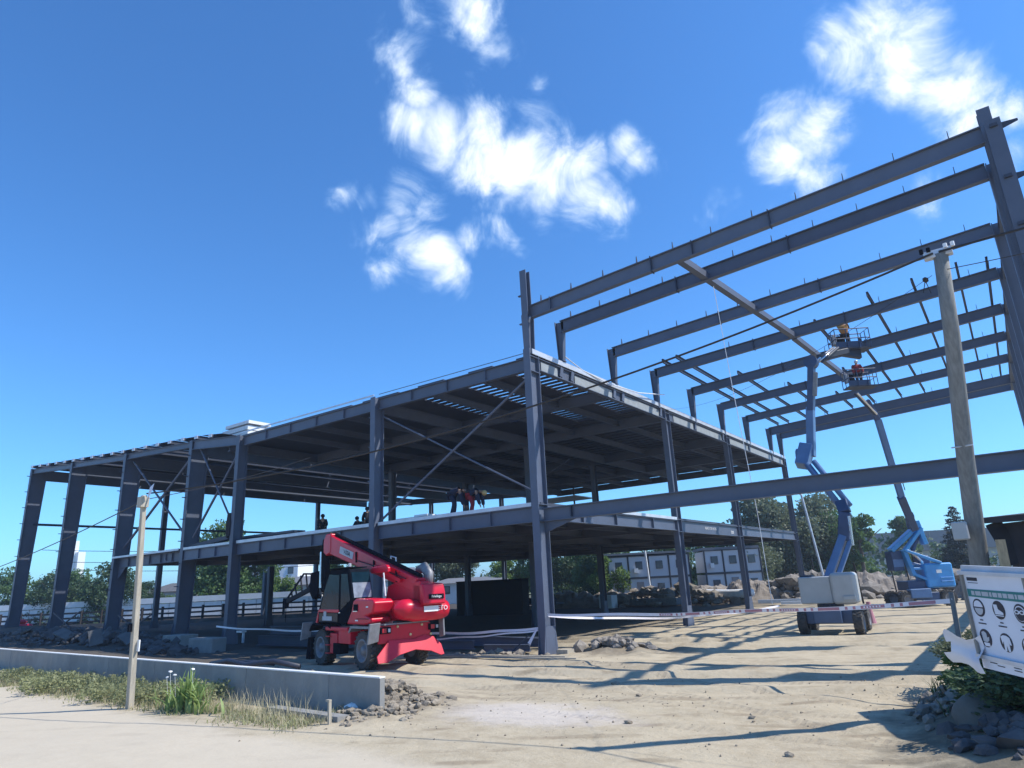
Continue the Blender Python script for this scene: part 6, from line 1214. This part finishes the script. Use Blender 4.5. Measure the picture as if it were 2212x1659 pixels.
piece(MB().tube([(-14.3, 66.0, 0), (-15.2, 66.0, 9.3), (-15.6, 66.0, 9.6), (-16.0, 66, 9.4)], 0.10, 8), 'lamp_post', GALV, 'tall pale curved post beside the last deck column', 'post', (-14.3, 66, 0))
WH = thing('warehouse', 'long low grey warehouse on the horizon behind the bright blue lift', 'warehouse', (-20, 172, 0))
WHb = lambda n, p, q, th, z0, z1, m: bldg_box(WH, n, p, q, th, z0, z1, m)
WHb('wall', (-35, 165), (-2, 184), 12, 0, 5.2, GREYC); WHb('roof', (-35.5, 164.5), (-1.5, 184.3), 14, 5.2, 9.2, ROOFG); WHb('annex', (-25.0, 158), (-19.0, 161.5), 4, 0, 4.4, GREYC); WHb('door', (-29, 160.6), (-26.6, 162), 0.2, 0.4, 3.8, WHITE)
# white hall with grey roof (far left middle)
def house(label, p, q, depth, z0, h, rh, wm, rm, nwin, wz, wsz, name='house'):
    T_ = thing(name, label, 'house', (p[0], p[1], 0)); p = Vector((*p, 0)); q = Vector((*q, 0)); dn = (q-p).normalized(); bk = Vector((-dn.y, dn.x, 0)); L__ = (q-p).length
    MB().bar(p+bk*depth/2+Vector((0, 0, z0+h/2)), q+bk*depth/2+Vector((0, 0, z0+h/2)), depth, h).build('wall', wm, T_)
    if rh:
        a = [p-dn*.6-bk*.6, q+dn*.6-bk*.6, q+dn*.6+bk*(depth+.6), p-dn*.6+bk*(depth+.6)]; z = Vector((0, 0, z0+h)); r1 = p+bk*depth/2+dn*2+Vector((0, 0, z0+h+rh)); r2 = q+bk*depth/2-dn*2+Vector((0, 0, z0+h+rh))
        MB().add([v+z for v in a]+[r1, r2], [(0, 1, 5, 4), (2, 3, 4, 5), (1, 2, 5), (3, 0, 4), (3, 2, 1, 0)]).build('roof', rm, T_)
    for i in range(nwin):
        m_ = p+dn*L__*(i+0.5)/nwin-bk*0.05; f_ = MB().bar(m_-dn*wsz[0]/2+Vector((0, 0, wz)), m_+dn*wsz[0]/2+Vector((0, 0, wz)), 0.1, wsz[1]).build('window', CONTF, T_)
        MB().bar(m_-dn*wsz[0]*0.42+Vector((0, 0, wz))-bk*.06, m_+dn*wsz[0]*.42+Vector((0, 0, wz))-bk*.06, 0.03, wsz[1]*0.8).build('pane', GLASSL, f_)
    return T_
house('long white hall with grey hipped roof seen left of the red machine', (-101, 75), (-84.0, 87.5), 14, 0, 4.2, 2.2, WHITE, ROOFG, 14, 2.9, (0.75, 0.75))
hb = house('tall white apartment block behind the trees left of the hall', (-137, 84), (-124.5, 92.5), 10, 0, 9.2, 0, WHITE, ROOFG, 5, 7.6, (1.2, 1.4), name='apartment_block')
house('dark grey roofed long house in front of the white apartment block', (-117, 70), (-98, 84), 9, 0, 3.4, 2.4, CREAM, ROOFG, 6, 2.2, (1.4, 1.0))
house('small pale house half hidden behind the thin roadside pole', (-128, 63), (-121, 67), 8, 0, 4.2, 1.5, CREAM, CONCD, 3, 2.8, (1, 1))
house('white low house seen right of the red machine under the deck', (-76, 82), (-66, 89), 8, 0, 3.2, 0.8, WHITE, ROOFG, 3, 2.2, (1.4, 1.2))
piece(MB().box((-340, 133, 15), (3.2, 3.2, 30)).box((-337, 135, 12.5), (3, 3, 25)), 'tower', WHITE, 'distant slender white tower rising above the trees between the left columns', 'tower', (-340, 133, 0))
# ------------------------------------------------------------------ long white parapet and rail fence at the back left
PW = thing('parapet_wall', 'long white concrete parapet wall running behind the dark rail fence', 'wall', (-95, 53, 0)); pa = Vector((-124, 33, 0)); pbv = Vector((-72, 70.2, 0)); npn = 26
for i in range(npn):
    a = pa+(pbv-pa)*(i/npn); b_ = pa+(pbv-pa)*((i+1)/npn); dn = (b_-a).normalized()*0.05
    MB().bar(a+dn+Vector((0, 0, 1.35)), b_-dn+Vector((0, 0, 1.35)), 0.3, 1.9).build('panel', WHITE, PW); MB().bar(a+Vector((0, 0, 2.75)), b_+Vector((0, 0, 2.75)), 0.5, 0.75).build('coping', WHITE, PW)
FN = thing('rail_fence', 'long dark rusty post and rail fence in front of the white parapet', 'fence', (-84, 43, 0)); fa = Vector((-101, 30.5, 0)); fb = Vector((-64, 57.2, 0)); nf = 19
for i in range(nf+1):
    p = fa+(fb-fa)*(i/nf); MB().box(p+Vector((0, 0, 1.05)), (0.22, 0.22, 2.0)).build('post', RAILM, FN)
for zz_ in (0.75, 1.25, 1.8):
    for i in range(nf):
        a = fa+(fb-fa)*(i/nf); b_ = fa+(fb-fa)*((i+1)/nf); MB().bar(a+Vector((0, 0, zz_+random.uniform(-.04, .04))), b_+Vector((0, 0, zz_+random.uniform(-.04, .04))), 0.08, 0.20).build('rail', RAILM, FN)
LW = thing('low_wall', 'low dark grey retaining wall at the foot of the rail fence', 'wall', (-80, 45, 0))
MB().bar((-99, 30.0, 0.1), (-62, 56.4, 0.1), 0.3, 0.9).build('wall_body', CONCD, LW)
piece(MB().box((-83, 28.5, 0.8), (2.6, 1.6, 0.7)).box((-83, 28.2, 1.35), (1.6, 1.4, 0.5)), 'parked_car', RED, 'small red vehicle half hidden behind the rubble at the far left', 'car', (-84, 27.5, 0.6), bevel=0.2)

# ------------------------------------------------------------------ thin dusty air over the site
hzb = MB().box((0, 950, 15.5), (3200, 3300, 34)); hzo = hzb.build('haze', [], None); hzo['kind'] = 'stuff'
hm_ = bpy.data.materials.new('haze_air'); hm_.use_nodes = True; hn = hm_.node_tree; hn.nodes.remove(hn.nodes['Principled BSDF'])
pv_ = hn.nodes.new('ShaderNodeVolumePrincipled'); pv_.inputs['Color'].default_value = (0.72, 0.84, 1.0, 1); pv_.inputs['Density'].default_value = 0.0006; pv_.inputs['Anisotropy'].default_value = 0.3
hn.links.new(pv_.outputs[0], hn.nodes['Material Output'].inputs['Volume']); hzo.data.materials.append(hm_)
